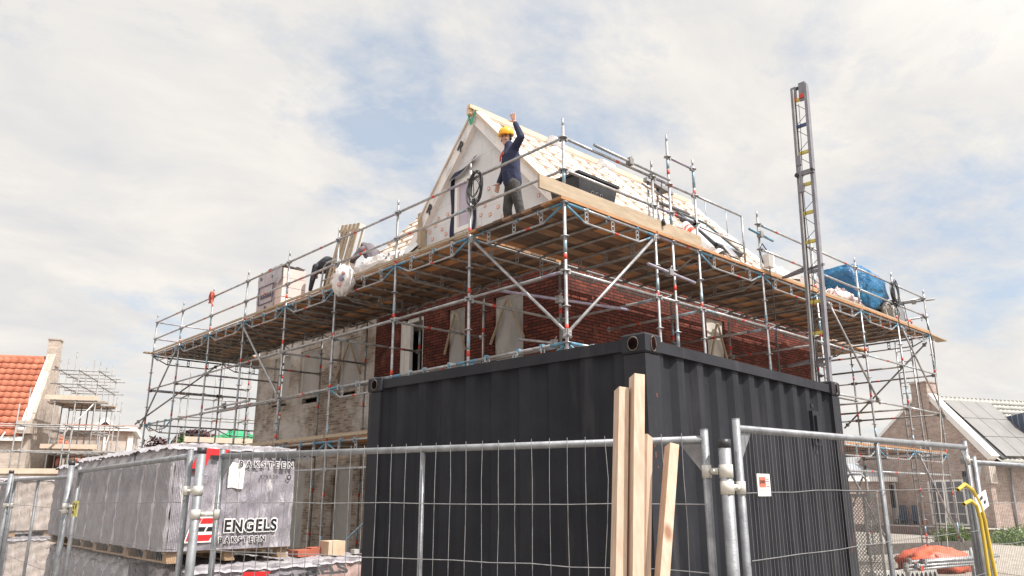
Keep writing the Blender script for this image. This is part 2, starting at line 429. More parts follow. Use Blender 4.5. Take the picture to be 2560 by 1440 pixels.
def ledger(a, b, mat=0, name='ledger', r=0.0225, band=True):
    m = MB(); a, b = Vector(a), Vector(b); d = (b - a).normalized()
    rnd = random.Random(int((a.x + b.x) * 51 + (a.y + b.y) * 37 + a.z * 91))
    m.tube(a + d * 0.03, b - d * 0.03, r, mat, 8)
    for p, q in ((a, 1), (b, -1)):
        m.box(p + d * 0.055 * q, (0.045, 0.045, 0.075), 0 if mat != 4 else 4)
    if band and rnd.random() < 0.6:
        t = rnd.uniform(0.2, 0.8); c = a.lerp(b, t)
        m.tube(c - d * 0.04, c + d * 0.04, r + 0.0012, 1, 8)
    if rnd.random() < 0.3:
        c = a + d * 0.12; m.tube(c, c + d * rnd.uniform(.15, .5), r + 0.001, rnd.choice([3, 5]), 8)
    return m.build(name, SCM, sc)
def girder(a, b, dull=False, drop=0.20, clips=True):
    """lattice ledger: straight top tube, cranked bottom tube, slotted plates"""
    m = MB(); a, b = Vector(a), Vector(b); d = (b - a); L = d.length; d.normalize(); zv = Vector((0, 0, 1)); base = 4 if dull else 0
    m.tube(a + d * .03, b - d * .03, 0.0225, base, 8)
    e = min(0.42, L * .3)
    p = [a + d * .04 - zv * .03, a + d * e - zv * drop, b - d * e - zv * drop, b - d * .04 - zv * .03]
    m.path(p, 0.0165, base, 8)
    bl = 2
    if not dull:
        m.tube(p[0], p[0].lerp(p[1], .85), 0.0178, bl, 8); m.tube(p[3], p[3].lerp(p[2], .55), 0.0178, bl, 8)
        m.tube(a + d * .035, a + d * random.uniform(.2, .45), 0.0237, bl, 8); m.tube(b - d * .035, b - d * random.uniform(.15, .4), 0.0237, bl, 8)
    n = 3 if L > 1.7 else 2
    sd = d.cross(zv).normalized()
    for i in range(n):
        c = a + d * (e + .04 + (L - 2 * e - .08) * (i / max(1, n - 1)))
        for q in (-.03, .03): m.bar(c + d * q, c + d * q - zv * drop, 0.012, 0.012, base, d)
        for h in (.03, .10, .17): m.bar(c - d * .03 - zv * h, c + d * .03 - zv * h, 0.012, 0.022, base)
        if not dull and clips:
            k = c + d * random.uniform(-.12, .12)
            m.box(k + zv * .022, (.055, .055, .04), random.choice([2, 5, 5])); m.box(k - sd * .028 - zv * .02, (.02, .02, .08), random.choice([2, 5, 5]))
    if not dull:
        c = p[1].lerp(p[2], random.uniform(.2, .8)); m.tube(c - d * .045, c + d * .045, .0176, 1, 8)
    return m.build('lattice_girder', SCM, sc)
# guard rails, deck girders and ledgers of the long left side
for i in range(8):
    a, b = LY[i], LY[i + 1]
    for z in (H + 1, H + .5): ledger((0, a, z), (0, b, z), name='guard_rail')
    girder((0, a, H), (0, b, H))
    ledger((0, a, H - 1), (0, b, H - 1))
    if i < 5: ledger((0, a, H - 3.5), (0, b, H - 3.5))
    if i in (0, 1, 2, 7): girder((0, a, H - 2), (0, b, H - 2))
    else: ledger((0, a, H - 2), (0, b, H - 2))
    if i < 6:
        girder((0, a, H - 3), (0, b, H - 3))
    if i > 0:
        girder((2.07, a, H), (2.07, b, H), dull=True)
        ledger((2.07, a, H - 1.5), (2.07, b, H - 1.5), 4)
for y in LY[1:]:
    girder((0, y, H - .02), (2.07, y, H - .02), dull=True, clips=False)
    ledger((0, y, H - 1.03), (2.07, y, H - 1.03), 4, name='transom')
    if y < 13: ledger((0, y, H - 3.05), (2.07, y, H - 3.05), 4, name='transom')
# right side
xs = [0.0] + RX
runs = [(0, 2.09), (2.09, 3.29), (3.29, 5.37), (5.37, 7.51), (7.51, 9.6), (9.6, 11.65), (11.65, 13.7)]
for a, b in runs:
    if (a, b) != (3.29, 5.37):
        for z in (H + 1, H + .5):
            ledger((a, 0, z), (b, 0, z), name='guard_rail')
    if b - a > 1.5: girder((a, 0, H), (b, 0, H))
    else: ledger((a, 0, H), (b, 0, H))
    ledger((a, 0, H - 1), (b, 0, H - 1))
    ledger((a, 0, H - 2), (b, 0, H - 2), band=False) if a > 2 else girder((a, 0, H - 2), (b, 0, H - 2))
    if a > 5: girder((a, 0, H - 3), (b, 0, H - 3)); ledger((a, 0, H - 3.5), (b, 0, H - 3.5))
    if a > 2: 
        girder((max(a, 2.09), 2.07, H), (b, 2.07, H), dull=True, drop=.18)
        ledger((a, 2.07, H - 1.5), (b, 2.07, H - 1.5), 4)
for x in (2.09, 3.29, 5.37, 7.51, 9.6, 11.65, 13.7):
    girder((x, 0, H - .02), (x, 2.07, H - .02), dull=True, clips=False)
    ledger((x, 0, H - 1.03), (x, 2.07, H - 1.03), 4, name='transom')
    if x > 9: ledger((x, 0, H - 2.03), (x, 2.07, H - 2.03), 4, name='transom')
    if x > 9: ledger((x, 0, H - 3.05), (x, 2.07, H - 3.05), 4, name='transom')
ledger((2.55, 0, H + 1.5), (3.29, 0, H + 1.5), 3, name='guard_rail', band=False)
ledger((2.55, 0, H + .5), (3.29, 0, H + .5), 3, name='guard_rail')
# far ends
for z in (H + 1, H + .5): ledger((0, 16.56, z), (2.07, 16.56, z), 0, name='guard_rail', band=False)
for a, b in ((0, 2.07), (2.07, 4.14)):
    girder((a, 16.56, H - .02), (b, 16.56, H - .02), dull=True); girder((a, 16.56, H - 2), (b, 16.56, H - 2), dull=True)
    ledger((a, 16.56, H - 1), (b, 16.56, H - 1), 4)
for z in (H + 1, H + .5): ledger((13.7, 0, z), (13.7, 2.07, z), 0, name='guard_rail', band=False)
girder((13.7, 2.07, H - .02), (13.7, 4.14, H - .02), dull=True)
for z in (H - 1.03, H - 2.03): ledger((13.7, 2.07, z), (13.7, 4.14, z), 4)
ledger((11.65, 2.07, H - 2.5), (13.7, 2.07, H - 2.5), 4)
# deck bearers across the planks
def bearer(a, b):
    m = MB(); m.tube(a, b, 0.0225, 4, 8); return m.build('bearer', SCM, sc)
for i in range(8):
    for k in (1, 2, 3):
        y = LY[i] + (LY[i + 1] - LY[i]) * k / 4
        if i == 0: continue
        bearer((0.02, y, H - .005), (2.05, y, H - .005))
for a, b in runs:
    n = 4 if b - a > 1.5 else 2
    for k in range(1, n):
        x = a + (b - a) * k / n
        bearer((x, 0.02, H - .005), (x, 2.05, H - .005))
# braces
def brace(a, b, dull=False, mat=None):
    m = MB(); a, b = Vector(a), Vector(b); base = mat if mat is not None else (4 if dull else 0)
    m.tube(a, b, 0.0235, base, 8)
    for p in (a.lerp(b, .03), a.lerp(b, .96)): m.box(p, (.07, .07, .09), 4); m.tube(p - Vector((.0, .05, .0)), p + Vector((.05, .05, -.03)), .012, 4, 6)
    return m.build('diagonal_brace', SCM, sc)
brace((-.05, 2.0, H - .03), (-.05, -.12, H - 1.95)); brace((2.05, -.05, H - .03), (-.12, -.05, H - 1.95))
brace((-.05, 10.4, H - .05), (-.05, 8.2, H - 2)); brace((-.05, 14.5, H - .03), (-.05, 16.8, H - 2.1), True)
brace((1.95, 16.62, H - .06), (-.25, 16.62, H - 2.0), True)
brace((7.9, -.05, H - .1), (9.9, -.05, H - 2.05)); brace((11.7, -.05, H - .05), (13.85, -.05, H - 2.15))
brace((13.75, .1, H - .15), (13.75, 2.5, H - 2.2), True)
brace((11.7, -.05, H - 3.05), (13.8, -.05, H - 5.1)); brace((7.6, -.05, H - 3.1), (9.5, -.05, H - 5.0))
brace((2.1, 7.9, H - 3.2), (2.1, 5.9, H - 5.0), True); brace((.05, 6.1, H - 5.1), (1.9, 6.1, H - 3.6), True, 5)
brace((13.7, 2.0, H - 3.2), (11.7, 2.0, H - 5.1), True)
# spare tubes and couplers clamped on
def clamp_tube(a, b, mat=0):
    m = MB(); a, b = Vector(a), Vector(b); m.tube(a, b, .0235, mat, 8)
    c = a.lerp(b, .45); m.box(c, (.09, .09, .11), 4); m.tube(c + Vector((0, 0, .03)), c + Vector((.03, -.03, .11)), .012, 4, 6)
    return m.build('clamped_tube', SCM, sc)
clamp_tube((.62, -.05, H + 1.07), (2.5, -.05, H + 1.05)); clamp_tube((4.95, -.05, H + .79), (5.8, -.05, H + .75), 2)
clamp_tube((-.05, 12.1, H - 1.93), (-.05, 9.6, H - 1.93)); clamp_tube((1.75, -.08, H - .55), (3.0, -.08, H - .62), 3)
clamp_tube((0.9, 1.9, H - 1.55), (2.0, 1.2, H - 1.65), 0); clamp_tube((1.9, 4.2, H - 2.6), (2.4, 4.2, H - 2.6), 3)
clamp_tube((1.9, 6.25, H - 2.55), (1.9, 7.3, H - 2.55), 3); clamp_tube((1.8, 12.5, H - 2.6), (2.4, 12.5, H - 2.6), 3)
clamp_tube((13.72, -.25, H + .93), (13.72, .9, H + .97), 4); clamp_tube((2.1, 12.2, H - 1.5), (2.1, 14.3, H - 1.5), 4)
clamp_tube((.02, 1.4, H - 1.0), (2.1, .6, H - 1.1), 3)
# plank decks, one per bay
def deck(x0, x1, y0, y1, along, z=H + .022, ragged=.05, w=.2, t=.04, gap=.006):
    m = MB(); rnd = random.Random(int(x0 * 77 + y0 * 31 + z * 13))
    lo, hi = (x0, x1) if along == 'y' else (y0, y1)
    p = lo
    while p < hi - .04:
        q = min(p + w + rnd.uniform(-.02, .02), hi); dz = rnd.choice([0, 0, 0, .004, .01])
        segs = [0, 1] if rnd.random() < .5 else [0, rnd.uniform(.3, .7), 1]
        for k in range(len(segs) - 1):
            s0 = segs[k] + (.002 if k else 0); s1 = segs[k + 1]
            if along == 'y':
                L = y1 - y0; m.mm((p + gap, y0 + s0 * L + (0 if k else .003), z + dz), (q - gap, y0 + s1 * L - .003, z + dz + t))
            else:
                L = x1 - x0; m.mm((x0 + s0 * L + (0 if k else .003), p + gap, z + dz), (x0 + s1 * L - .003, q - gap, z + dz + t))
        p = q
    return m.build('plank_deck', m_plank, sc)
for i in range(1, 8): deck(.0, 2.12, LY[i], LY[i + 1], 'y')
deck(-.1, 2.09, -.04, 2.0, 'x')
for a, b in runs[1:]: deck(a, b, -.06, 1.98, 'x')
deck(2.13, 4.3, 14.9, 16.5, 'x'); deck(11.9, 14.9, 2.08, 4.2, 'x', z=H + .03)
for i in range(0, 6): deck(.05, 1.95, LY[i], LY[i + 1], 'y', z=H - 3 + .022)
for a, b in runs[4:]: deck(a, b, -.02, 2.0, 'x', z=H - 3 + .022)
# toe boards
def toe(a, b, hgt=.15, z=H + .065, mat=None, name='toe_board'):
    m = MB(); a, b = Vector(a), Vector(b); m.bar((a.x, a.y, z + hgt / 2), (b.x, b.y, z + hgt / 2), .03, hgt, 0)
    return m.build(name, mat or m_board, sc)
for i in range(1, 8): toe((-.03 + random.uniform(-.02, .02), LY[i] + .05, 0), (-.03, LY[i + 1] - .0, 0), .045, H + .07)
for a, b in runs[3:]: toe((a + .02, -.03, 0), (b - .02, -.03 + random.uniform(-.02, .02), 0), .045, H + .07)
for i in range(0, 6): toe((-.03, LY[i] + .05, 0), (-.03, LY[i + 1], 0), .06, H - 2.93)
# access gate of the loading bay
m = MB()
gx0, gx1, gz1, gz0 = 3.36, 4.76, H + 1.0, H + .2
m.tube((gx0, -.02, gz1), (gx1, -.02, gz1), .02); m.tube((gx1, -.02, gz1), (gx1, -.02, gz0 - .1), .02); m.tube((gx0, -.02, H + .45), (gx1, -.02, H + .42), .016)
for t in (.15, .62): x = gx0 + (gx1 - gx0) * t; m.tube((x, -.02, gz1), (x, -.02, H + .43), .007, 0, 6)
for x in (2.72, 2.98): m.tube((x, .55, H + 1.25), (x, .55, H + .1), .022)
m.bar((2.65, .55, H + 1.3), (3.2, .5, H + 1.22), .09, .07); m.bar((2.7, .42, H + 1.22), (3.25, .42, H + 1.15), .05, .05)
m.box((3.05, .5, H + 1.2), (.12, .12, .12)); m.tube((2.5, .5, H + 1.16), (3.35, .5, H + 1.05), .02)
m.build('loading_gate', m_tube, sc)
# ------------------------------------------------------------------ the unfinished house
hs = thing('house', 'unfinished red and pale brick house with battened roof and white block gable inside the scaffold', 'house', (0, 0, 0))
def holed_wall(name, axis, plane, u0, u1, z0, z1, holes, mat, inward, depth=.12, parent=None, ends=(True, True)):
    """front face with real openings and reveals; axis is the horizontal direction of the wall"""
    m = MB(); us = sorted({u0, u1, *[h[0] for h in holes], *[h[1] for h in holes]}); zs = sorted({z0, z1, *[h[2] for h in holes], *[h[3] for h in holes]})
    P = (lambda u, z, d=0: (plane + d, u, z)) if axis == 'y' else (lambda u, z, d=0: (u, plane + d, z))
    for i in range(len(us) - 1):
        for j in range(len(zs) - 1):
            cu_, cz_ = (us[i] + us[i + 1]) / 2, (zs[j] + zs[j + 1]) / 2
            if any(h[0] < cu_ < h[1] and h[2] < cz_ < h[3] for h in holes): continue
            m.poly([P(us[i], zs[j]), P(us[i + 1], zs[j]), P(us[i + 1], zs[j + 1]), P(us[i], zs[j + 1])])
    d = depth * inward
    for a, b, c, e in holes:
        m.poly([P(a, c), P(a, e), P(a, e, d), P(a, c, d)]); m.poly([P(b, c), P(b, e), P(b, e, d), P(b, c, d)])
        m.poly([P(a, e), P(b, e), P(b, e, d), P(a, e, d)]); m.poly([P(a, c), P(b, c), P(b, c, d), P(a, c, d)])
    # ends, top and back give the wall its thickness
    t = .32 * inward
    if ends[0]: m.poly([P(u0, z0), P(u0, z1), P(u0, z1, t), P(u0, z0, t)])
    if ends[1]: m.poly([P(u1, z0), P(u1, z1), P(u1, z1, t), P(u1, z0, t)])
    m.poly([P(u0, z1), P(u1, z1), P(u1, z1, t), P(u0, z1, t)])
    return m.build(name, mat, parent, fix=False)
HX, HY, GX = 2.45, 2.32, 2.6
red_holes = [(3.41, 4.25, 3.3, 5.45), (5.16, 5.72, 3.3, 5.45), (6.6, 7.5, 3.2, 5.5), (3.3, 4.6, .2, 2.3), (5.9, 7.2, .1, 2.3)]
tan_holes = [(9.15, 10.15, 4.22, 5.42), (11.05, 12.2, 4.22, 5.42), (12.75, 13.72, 4.22, 5.42), (9.2, 10.1, .35, 2.35), (11.5, 12.6, .35, 2.35)]
slots = [(9.3, 10.1, 4.02, 4.09), (11.15, 11.95, 3.98, 4.12), (12.85, 13.7, 4.03, 4.09)]
holed_wall('red_brick_wall', 'y', HX, HY, 8.5, 0, 6.1, red_holes, m_redbrick, 1, parent=hs, ends=(False, False))
holed_wall('red_brick_wall', 'x', HY, HX, 11.8, 0, 6.1, [(7.02, 7.75, 4.1, 5.45), (3.4, 4.6, .2, 2.2)], m_redbrick, 1, parent=hs, ends=(False, True))
holed_wall('pale_brick_wall', 'y', HX - .006, 8.5, 14.75, 0, 5.95, tan_holes + slots, m_tanbrick, 1, parent=hs)
m = MB(); m.mm((HX + .3, 14.4, 0), (11.8, 14.72, 5.5)); m.build('pale_brick_wall', m_tanbrick, hs)
m = MB(); m.mm((11.5, HY + .33, 0), (11.78, 14.4, 5.5)); m.build('red_brick_wall', m_redbrick, hs)
m = MB(); m.mm((HX + .33, HY + .33, 2.7), (11.5, 14.4, 2.95)); m.mm((HX + .33, HY + .33, 5.3), (11.5, 14.4, 5.5)); m.build('floor_slab', m_concrete, hs)
m = MB(); m.mm((HX + .5, HY + .5, 0), (11.4, 14.3, 5.28)); m.build('interior_dark_box', m_dark, hs)  # black box filling the house, paints the rooms behind the openings as unlit
# plastic sheets over the openings with timber props
def cover(y0, y1, z0, z1, prop=False, lightside=True):
    m = MB()
    def fn(u, v):
        y = y0 + (y1 - y0) * u; z = z0 + (z1 - z0) * v
        return (HX + .06 + .012 * math.sin(y * 9 + z * 2.3) + .008 * math.sin(z * 7 + y * 13), y, z)
    m.grid(fn, 12, 24, 0, True)
    o = m.build('window_cover', m_sheet, hs, fix=False)
    f = MB(); w = .055
    f.mm((HX + .055, y1 - w * 1.9, z0), (HX + .11, y1, z1)); f.mm((HX + .055, y0, z0), (HX + .11, y0 + w * .7, z1)); f.mm((HX + .055, y0 + w * .7, z1 - w), (HX + .11, y1 - w * 1.9, z1))
    f.build('sheet_frame', m_frame_sheet, o)
    if prop:
        c = (y0 + y1) / 2
        for q, e in ((-1, y0 - .06), (1, y1 + .06)):
            p = MB(); p.bar((HX - .035, c + q * .02, z1 - .12), (HX - .035, e, z1 - .95), .045, .03, 0, (1, 0, 0)); p.build('timber_prop', m_board, o)
m_frame_sheet = M('sheet_edge', (0.60, 0.57, 0.52), (0.5, 0.47, 0.43), 4, 0.5)
cover(3.41, 4.25, 3.3, 5.45, True); cover(5.16, 5.72, 3.3, 5.45, True)
for i, h in enumerate(tan_holes): cover(*h, prop=(i == 0))
cover(3.3, 4.6, .2, 2.3); cover(5.9, 7.2, .1, 2.3)
# open window with white frame
f = MB()
for a, b in ((7.36, 7.5), (7.14, 7.22), (6.6, 6.66)): f.mm((HX + .03, a, 3.2), (HX + .12, b, 5.5))
f.mm((HX + .03, 6.66, 5.42), (HX + .12, 7.14, 5.5)); f.mm((HX + .05, 7.22, 3.2), (HX + .09, 7.36, 5.42))
f.build('window_frame', m_frame, hs)
# right wall window sheet
m = MB(); m.grid(lambda u, v: (7.02 + .73 * u, HY + .06 + .01 * math.sin(u * 9 + v * 14), 4.1 + 1.35 * v), 10, 20); o = m.build('window_cover', m_frame_sheet, hs, fix=False)
for q, e in ((-1, 6.98), (1, 7.8)):
    p = MB(); p.bar((7.4 + q * .02, HY - .035, 5.35), (e, HY - .035, 4.3), .045, .03, 0, (0, 1, 0)); p.build('timber_prop', m_board, o)
# gable of white aerated blocks with a window opening
YR, ZR, EY, EZ = 4.98, 9.84, 2.05, 6.68
SL = (ZR - EZ) / (YR - EY)
def zr(y): return ZR - SL * abs(y - YR)
wy0, wy1, wz0, wz1 = 5.12, 5.72, 7.22, 8.45
m = MB()
ys = [2.3, wy0, wy1, 6.85]
def gp_(y, z): return (GX, y, z)
m.poly([gp_(2.34, 6.0), gp_(wy0, 6.0), gp_(wy0, zr(wy0) - .06), gp_(YR, ZR - .06), gp_(2.34, zr(2.34) - .06)])
m.poly([gp_(wy0, 6.0), gp_(wy1, 6.0), gp_(wy1, wz0), gp_(wy0, wz0)]); m.poly([gp_(wy0, wz1), gp_(wy1, wz1), gp_(wy1, zr(wy1) - .06), gp_(wy0, zr(wy0) - .06)])
m.poly([gp_(wy1, 6.0), gp_(6.85, 6.0), gp_(6.85, zr(6.85) - .06), gp_(wy1, zr(wy1) - .06)])
m.poly([gp_(6.85, 6.0), (GX + .3, 6.85, 6.0), (GX + .3, 6.85, zr(6.85) - .06), gp_(6.85, zr(6.85) - .06)])
for a, b in (((wy0, wz0), (wy0, wz1)), ((wy1, wz0), (wy1, wz1)), ((wy0, wz0), (wy1, wz0)), ((wy0, wz1), (wy1, wz1))):
    m.poly([gp_(*a), gp_(*b), (GX + .2, *b), (GX + .2, *a)])
m.build('gable_wall', m_aac, hs, fix=False)
m = MB(); m.mm((2.63, 2.36, 6.06), (10.8, 2.5, 6.75)); m.build('eaves_block_wall', m_aac, hs)
# little square insulation plates on the gable
m_plate = M('pink_plate_ring', (0.66, 0.36, 0.28), (0.60, 0.33, 0.26), 9, .6); m_plate2 = M('plate_core', (0.80, 0.68, 0.63), (0.76, 0.64, 0.6), 9, .6)
rnd = random.Random(4)
pl = [(4.85, 8.05), (4.6, 7.95), (4.45, 7.7), (4.72, 7.6), (4.55, 7.35), (4.3, 7.45), (4.85, 7.42), (3.6, 7.25), (3.1, 7.35), (3.35, 7.0), (4.15, 7.2), (2.9, 7.0), (6.0, 7.75), (6.2, 7.45), (6.05, 7.3), (6.45, 7.6), (6.35, 7.75), (6.65, 7.5), (6.55, 7.3), (4.9, 7.15), (4.5, 7.1), (3.8, 7.6), (3.95, 7.05)]
for y, z in pl:
    p = MB()
    rm = Matrix.Rotation(rnd.uniform(-.3, .3), 3, 'X')
    for dy, dz, sy, sz in ((-.03, 0, .012, .07), (.03, 0, .012, .07), (0, .03, .048, .012), (0, -.03, .048, .012)):
        p.box(Vector((GX - .012, y, z)) + rm @ Vector((0, dy, dz)), (.012, sy, sz), 0, rm)
    p.box((GX - .008, y, z), (.008, .045, .045), 1, rm)
    p.build('insulation_plate', [m_plate, m_plate2], hs)
# gable window
f = MB()
for a, b, c, e in ((wy0, wy0 + .09, wz0, wz1), (wy1 - .09, wy1, wz0, wz1), (wy0 + .09, wy1 - .09, wz0, wz0 + .1), (wy0 + .09, wy1 - .09, wz1 - .09, wz1)): f.mm((GX - .04, a, c), (GX + .08, b, e))
gw = f.build('window_frame', m_frame, hs)
m = MB(); m.mm((GX + .02, wy0 + .09, wz0 + .1), (GX + .03, wy1 - .09, wz1 - .09)); m.build('window_pane', m_lilac, gw)
m = MB()
m.grid(lambda u, v: (GX - .03 - .02 * math.sin(v * 9) * u, wy1 + .02 + .13 * u, 7.05 + 1.5 * v - .05 * u), 4, 14)
m.grid(lambda u, v: (GX - .03 - .02 * math.sin(v * 9), wy0 - .02 - .1 * u, 7.0 + .85 * v), 4, 10)
m.grid(lambda u, v: (GX - .05 - .10 * v - .04 * math.sin(u * 7), wy1 + .16 - .98 * u, 8.55 + .30 * u - v * (.22 - .12 * u) + .02 * math.sin(u * 11)), 14, 5)
m.build('navy_window_foil', m_navyfoil, hs, fix=False)
# rock wool strips at the foot of the gable
m_wool = M('brown_rock_wool', (0.42, 0.34, 0.24), (0.33, 0.26, 0.18), 10, .95, 0, .5, 60)
for a, b, c, e, t in ((2.75, 3.55, 6.72, 7.0, .12), (3.6, 4.95, 6.82, 7.02, .1), (5.85, 6.85, 6.95, 7.12, .1), (6.78, 6.92, 7.12, 7.98, .14)):
    m = MB(); m.mm((GX - .03 - t, a, c), (GX - .02, b, e)); m.build('rock_wool_strip', m_wool, hs)
# main roof
RX0, RX1 = 2.47, 10.75
def rp(x, t, off=0.0):        # t = 0 at the eave, 1 at the ridge; off is measured out of the slope
    n = Vector((0, -SL, 1)).normalized()
    return Vector((x, EY + (YR - EY) * t, EZ + (ZR - EZ) * t)) + n * off
sl_len = math.hypot(YR - EY, ZR - EZ)
roof = MB()
roof.prism([rp(RX0, 0), rp(RX0, 1), (RX0, 7.91, EZ), (RX0, 7.8, EZ - .2), (RX0, YR, ZR - .28), (RX0, EY + .12, EZ - .16)], (RX1 - RX0, 0, 0))
ro = roof.build('roof_slope', m_roofsheet, hs)
for i in range(13):
    t = (i + .4) / 13; b = MB(); x = RX0 - .03; k = 0
    while x < RX1:
        x2 = min(x + random.uniform(2.6, 3.6), RX1 + .02); dz = random.uniform(-.004, .004)
        b.bar(rp(x, t + dz, .048), rp(x2 - .012, t + random.uniform(-.003, .003), .048), .034, .026, 0, (0, -SL, 1)); x = x2
    b.build('tile_batten', m_batten, ro)
for i in range(15):
    x = RX0 + .15 + i * .585; b = MB(); b.bar(rp(x, 0.0, .018), rp(x, .985, .018), .05, .034, 0, (0, -SL, 1)); b.build('counter_batten', m_batten, ro)
rb = MB(); rb.bar((RX0 - .05, YR, ZR + .10), (RX1 + .05, YR, ZR + .10), .06, .13); rb.build('ridge_board', m_batten, ro)
rb = MB(); rb.bar((RX0 - .17, YR - .02, ZR + .09), (RX0 + .25, YR - .02, ZR + .09), .09, .08); rb.bar((RX0 - .12, YR + .05, ZR + .03), (RX0 + .1, YR + .05, ZR + .03), .12, .16); rb.build('ridge_board', m_timber, ro)
def strip(x, w, t0=0., t1=1., off=.085, lump=.02, name='membrane_strip', mat=None):
    m = MB()
    def fn(u, v):
        s_ = math.sin(u * math.pi); return rp(x + w * (u - .5) + .012 * math.sin(v * 23), t0 + (t1 - t0) * v, off * s_ + .005 + lump * s_ * math.sin(v * 31 + x) * .6)
    m.grid(fn, 6, 40); return m.build(name, mat or m_membrane, ro, fix=False)
strip(2.66, .40, 0, 1.0, .09, .015); strip(4.9, .38, .02, .99); strip(6.75, .36, .1, .97); strip(8.1, .30, .15, .55, .12); strip(10.55, .34, 0, .98)
roll = MB(); roll.tube(rp(7.05, .05, .16), rp(7.3, .33, .16), .10, 0, 12); roll.build('membrane_roll', m_membrane, ro)
rr_ = MB(); rr_.tube(rp(7.21, .235, .16), rp(7.235, .265, .16), .1015, 0, 12); rr_.tube(rp(7.255, .285, .16), rp(7.265, .295, .16), .1015, 0, 12); rr_.build('roll_print', m_orange, ro)
m = MB(); m.tube((4.75, YR - .16, ZR + .04), (5.15, YR - .12, ZR + .04), .13, 0, 10); m.build('ridge_membrane', m_membrane, ro)
m = MB(); m.tube((6.6, YR - .14, ZR + .02), (7.1, YR - .1, ZR + .03), .12, 0, 10); m.build('ridge_membrane', m_membrane, ro)
# gable verge: white membrane with printed letters, timber edge
def verge(side):
    m = MB(); n = 26
    y_a, y_b = (YR, 6.9) if side > 0 else (YR, EY)
    for k in range(1):
        m.grid(lambda u, v: (GX - .13 + .012 * math.sin(v * 25) , y_a + (y_b - y_a) * v, zr(y_a + (y_b - y_a) * v) + .05 - .27 * u), 2, n)
        m.grid(lambda u, v: (GX - .13 + .13 * u, y_a + (y_b - y_a) * v, zr(y_a + (y_b - y_a) * v) - .22), 2, n)
    return m.build('verge_membrane', m_membrane, hs, fix=False)
vl = verge(1); vr = verge(-1)
b = MB(); b.bar((GX - .16, YR, zr(YR) + .05), (GX - .16, 6.9, zr(6.9) + .05), .03, .04); b.build('verge_batten', m_batten, hs)
b = MB(); b.bar((GX - .16, YR, zr(YR) + .05), (GX - .16, EY, zr(EY) + .05), .04, .07); b.build('verge_batten', m_batten, hs)
m_ink = M('black_print', (0.025, 0.025, 0.028), (0.05, 0.05, 0.05), 10, .6)
dv = Vector((0, 1, -SL)).normalized()
for y in (5.40, 6.50):
    text_obj('printed_letter', 'R', .30, m_ink, (GX - .148, y + .07, zr(y) - .30), (0, -.80, -.60), (0, -.60, .80), hs, .012, .003)
m_green = M('green_strap', (0.02, 0.30, 0.16), (0.03, 0.36, 0.2), 8, .5)
b = MB(); b.bar((GX - .19, YR + .12, ZR - .02), (GX - .195, YR + .02, ZR - .30), .012, .05, 0, (0, 1, 0)); b.bar((GX - .19, YR - .14, ZR + .0), (GX - .195, YR + .02, ZR - .30), .012, .05, 0, (0, 1, 0)); b.build('green_strap', m_green, hs)
# lower roof slope left of the gable
def lp(y, t, off=0.): n = Vector((-SL, 0, 1)).normalized(); return Vector((1.75 + 3.3 * t, y, 6.38 + 3.57 * t)) + n * off
lr = MB(); lr.prism([lp(6.9, 0), lp(6.9, 1), lp(6.9, 1) + Vector((.3, 0, -.3)), lp(6.9, 0) + Vector((.12, 0, -.18))], (0, 2.25, 0))
lo_ = lr.build('roof_slope', m_roofsheet, hs)
for i in range(12):
    t = (i + .35) / 15; b = MB(); b.bar(lp(6.95, t, .052), lp(9.18, t + .002, .052), .05, .032, 0, (-SL, 0, 1)); b.build('tile_batten', m_batten, lo_)
for i in range(4):
    y = 7.45 + i * .55; b = MB(); b.bar(lp(y, 0, .018), lp(y, .98, .018), .05, .034, 0, (-SL, 0, 1)); b.build('counter_batten', m_batten, lo_)
m = MB(); m.grid(lambda u, v: lp(6.86 + .55 * u * (1 - .35 * v), v * .62, .09 + .02 * math.sin(u * 8 + v * 14)), 6, 14); m.build('membrane_strip', m_membrane, lo_, fix=False)
# skylight
sk = MB()
def sp(x, t, off): return rp(x, t, off)
kx0, kx1, kt0, kt1 = 7.95, 9.15, .20, .54
for a, b_ in (((kx0, kt0), (kx0, kt1)), ((kx1, kt0), (kx1, kt1))): sk.bar(sp(a[0], a[1], .12), sp(b_[0], b_[1], .12), .11, .12, 0, (0, -SL, 1))
for t in (kt0, kt1): sk.bar(sp(kx0 + .055, t, .12), sp(kx1 - .055, t, .12), .12, .125, 0, (0, -SL, 1))
so = sk.build('skylight', m_black, ro)
m = MB(); m.poly([sp(kx0 + .05, kt0 + .01, .15), sp(kx1 - .05, kt0 + .01, .15), sp(kx1 - .05, kt1 - .01, .15), sp(kx0 + .05, kt1 - .01, .15)])
m_pane = M('pale_sky_glass', (0.50, 0.55, 0.55), (0.46, 0.52, 0.53), 2, .08); m.build('skylight_pane', m_pane, so)
m = MB(); m.grid(lambda u, v: sp(8.0 + .55 * u, kt0 - .04 - .09 * v, .22 - .05 * v + .05 * math.sin(u * 5)), 8, 4); m.build('skylight_flashing', M('grey_lead', (.16, .16, .18), (.2, .2, .22), 6, .5), so, fix=False)
m = MB(); m.bar(sp(7.6, .64, .1), sp(9.0, .66, .1), .14, .05, 0, (0, -SL, 1)); m.build('skylight_flashing', m_black, so)
m = MB(); m.bar((3.9, 2.0, 6.60), (7.6, 2.0, 6.60), .04, .22); m.bar((7.62, 2.005, 6.59), (10.7, 2.005, 6.59), .04, .18); m.build('eaves_fascia', m_frame, hs)
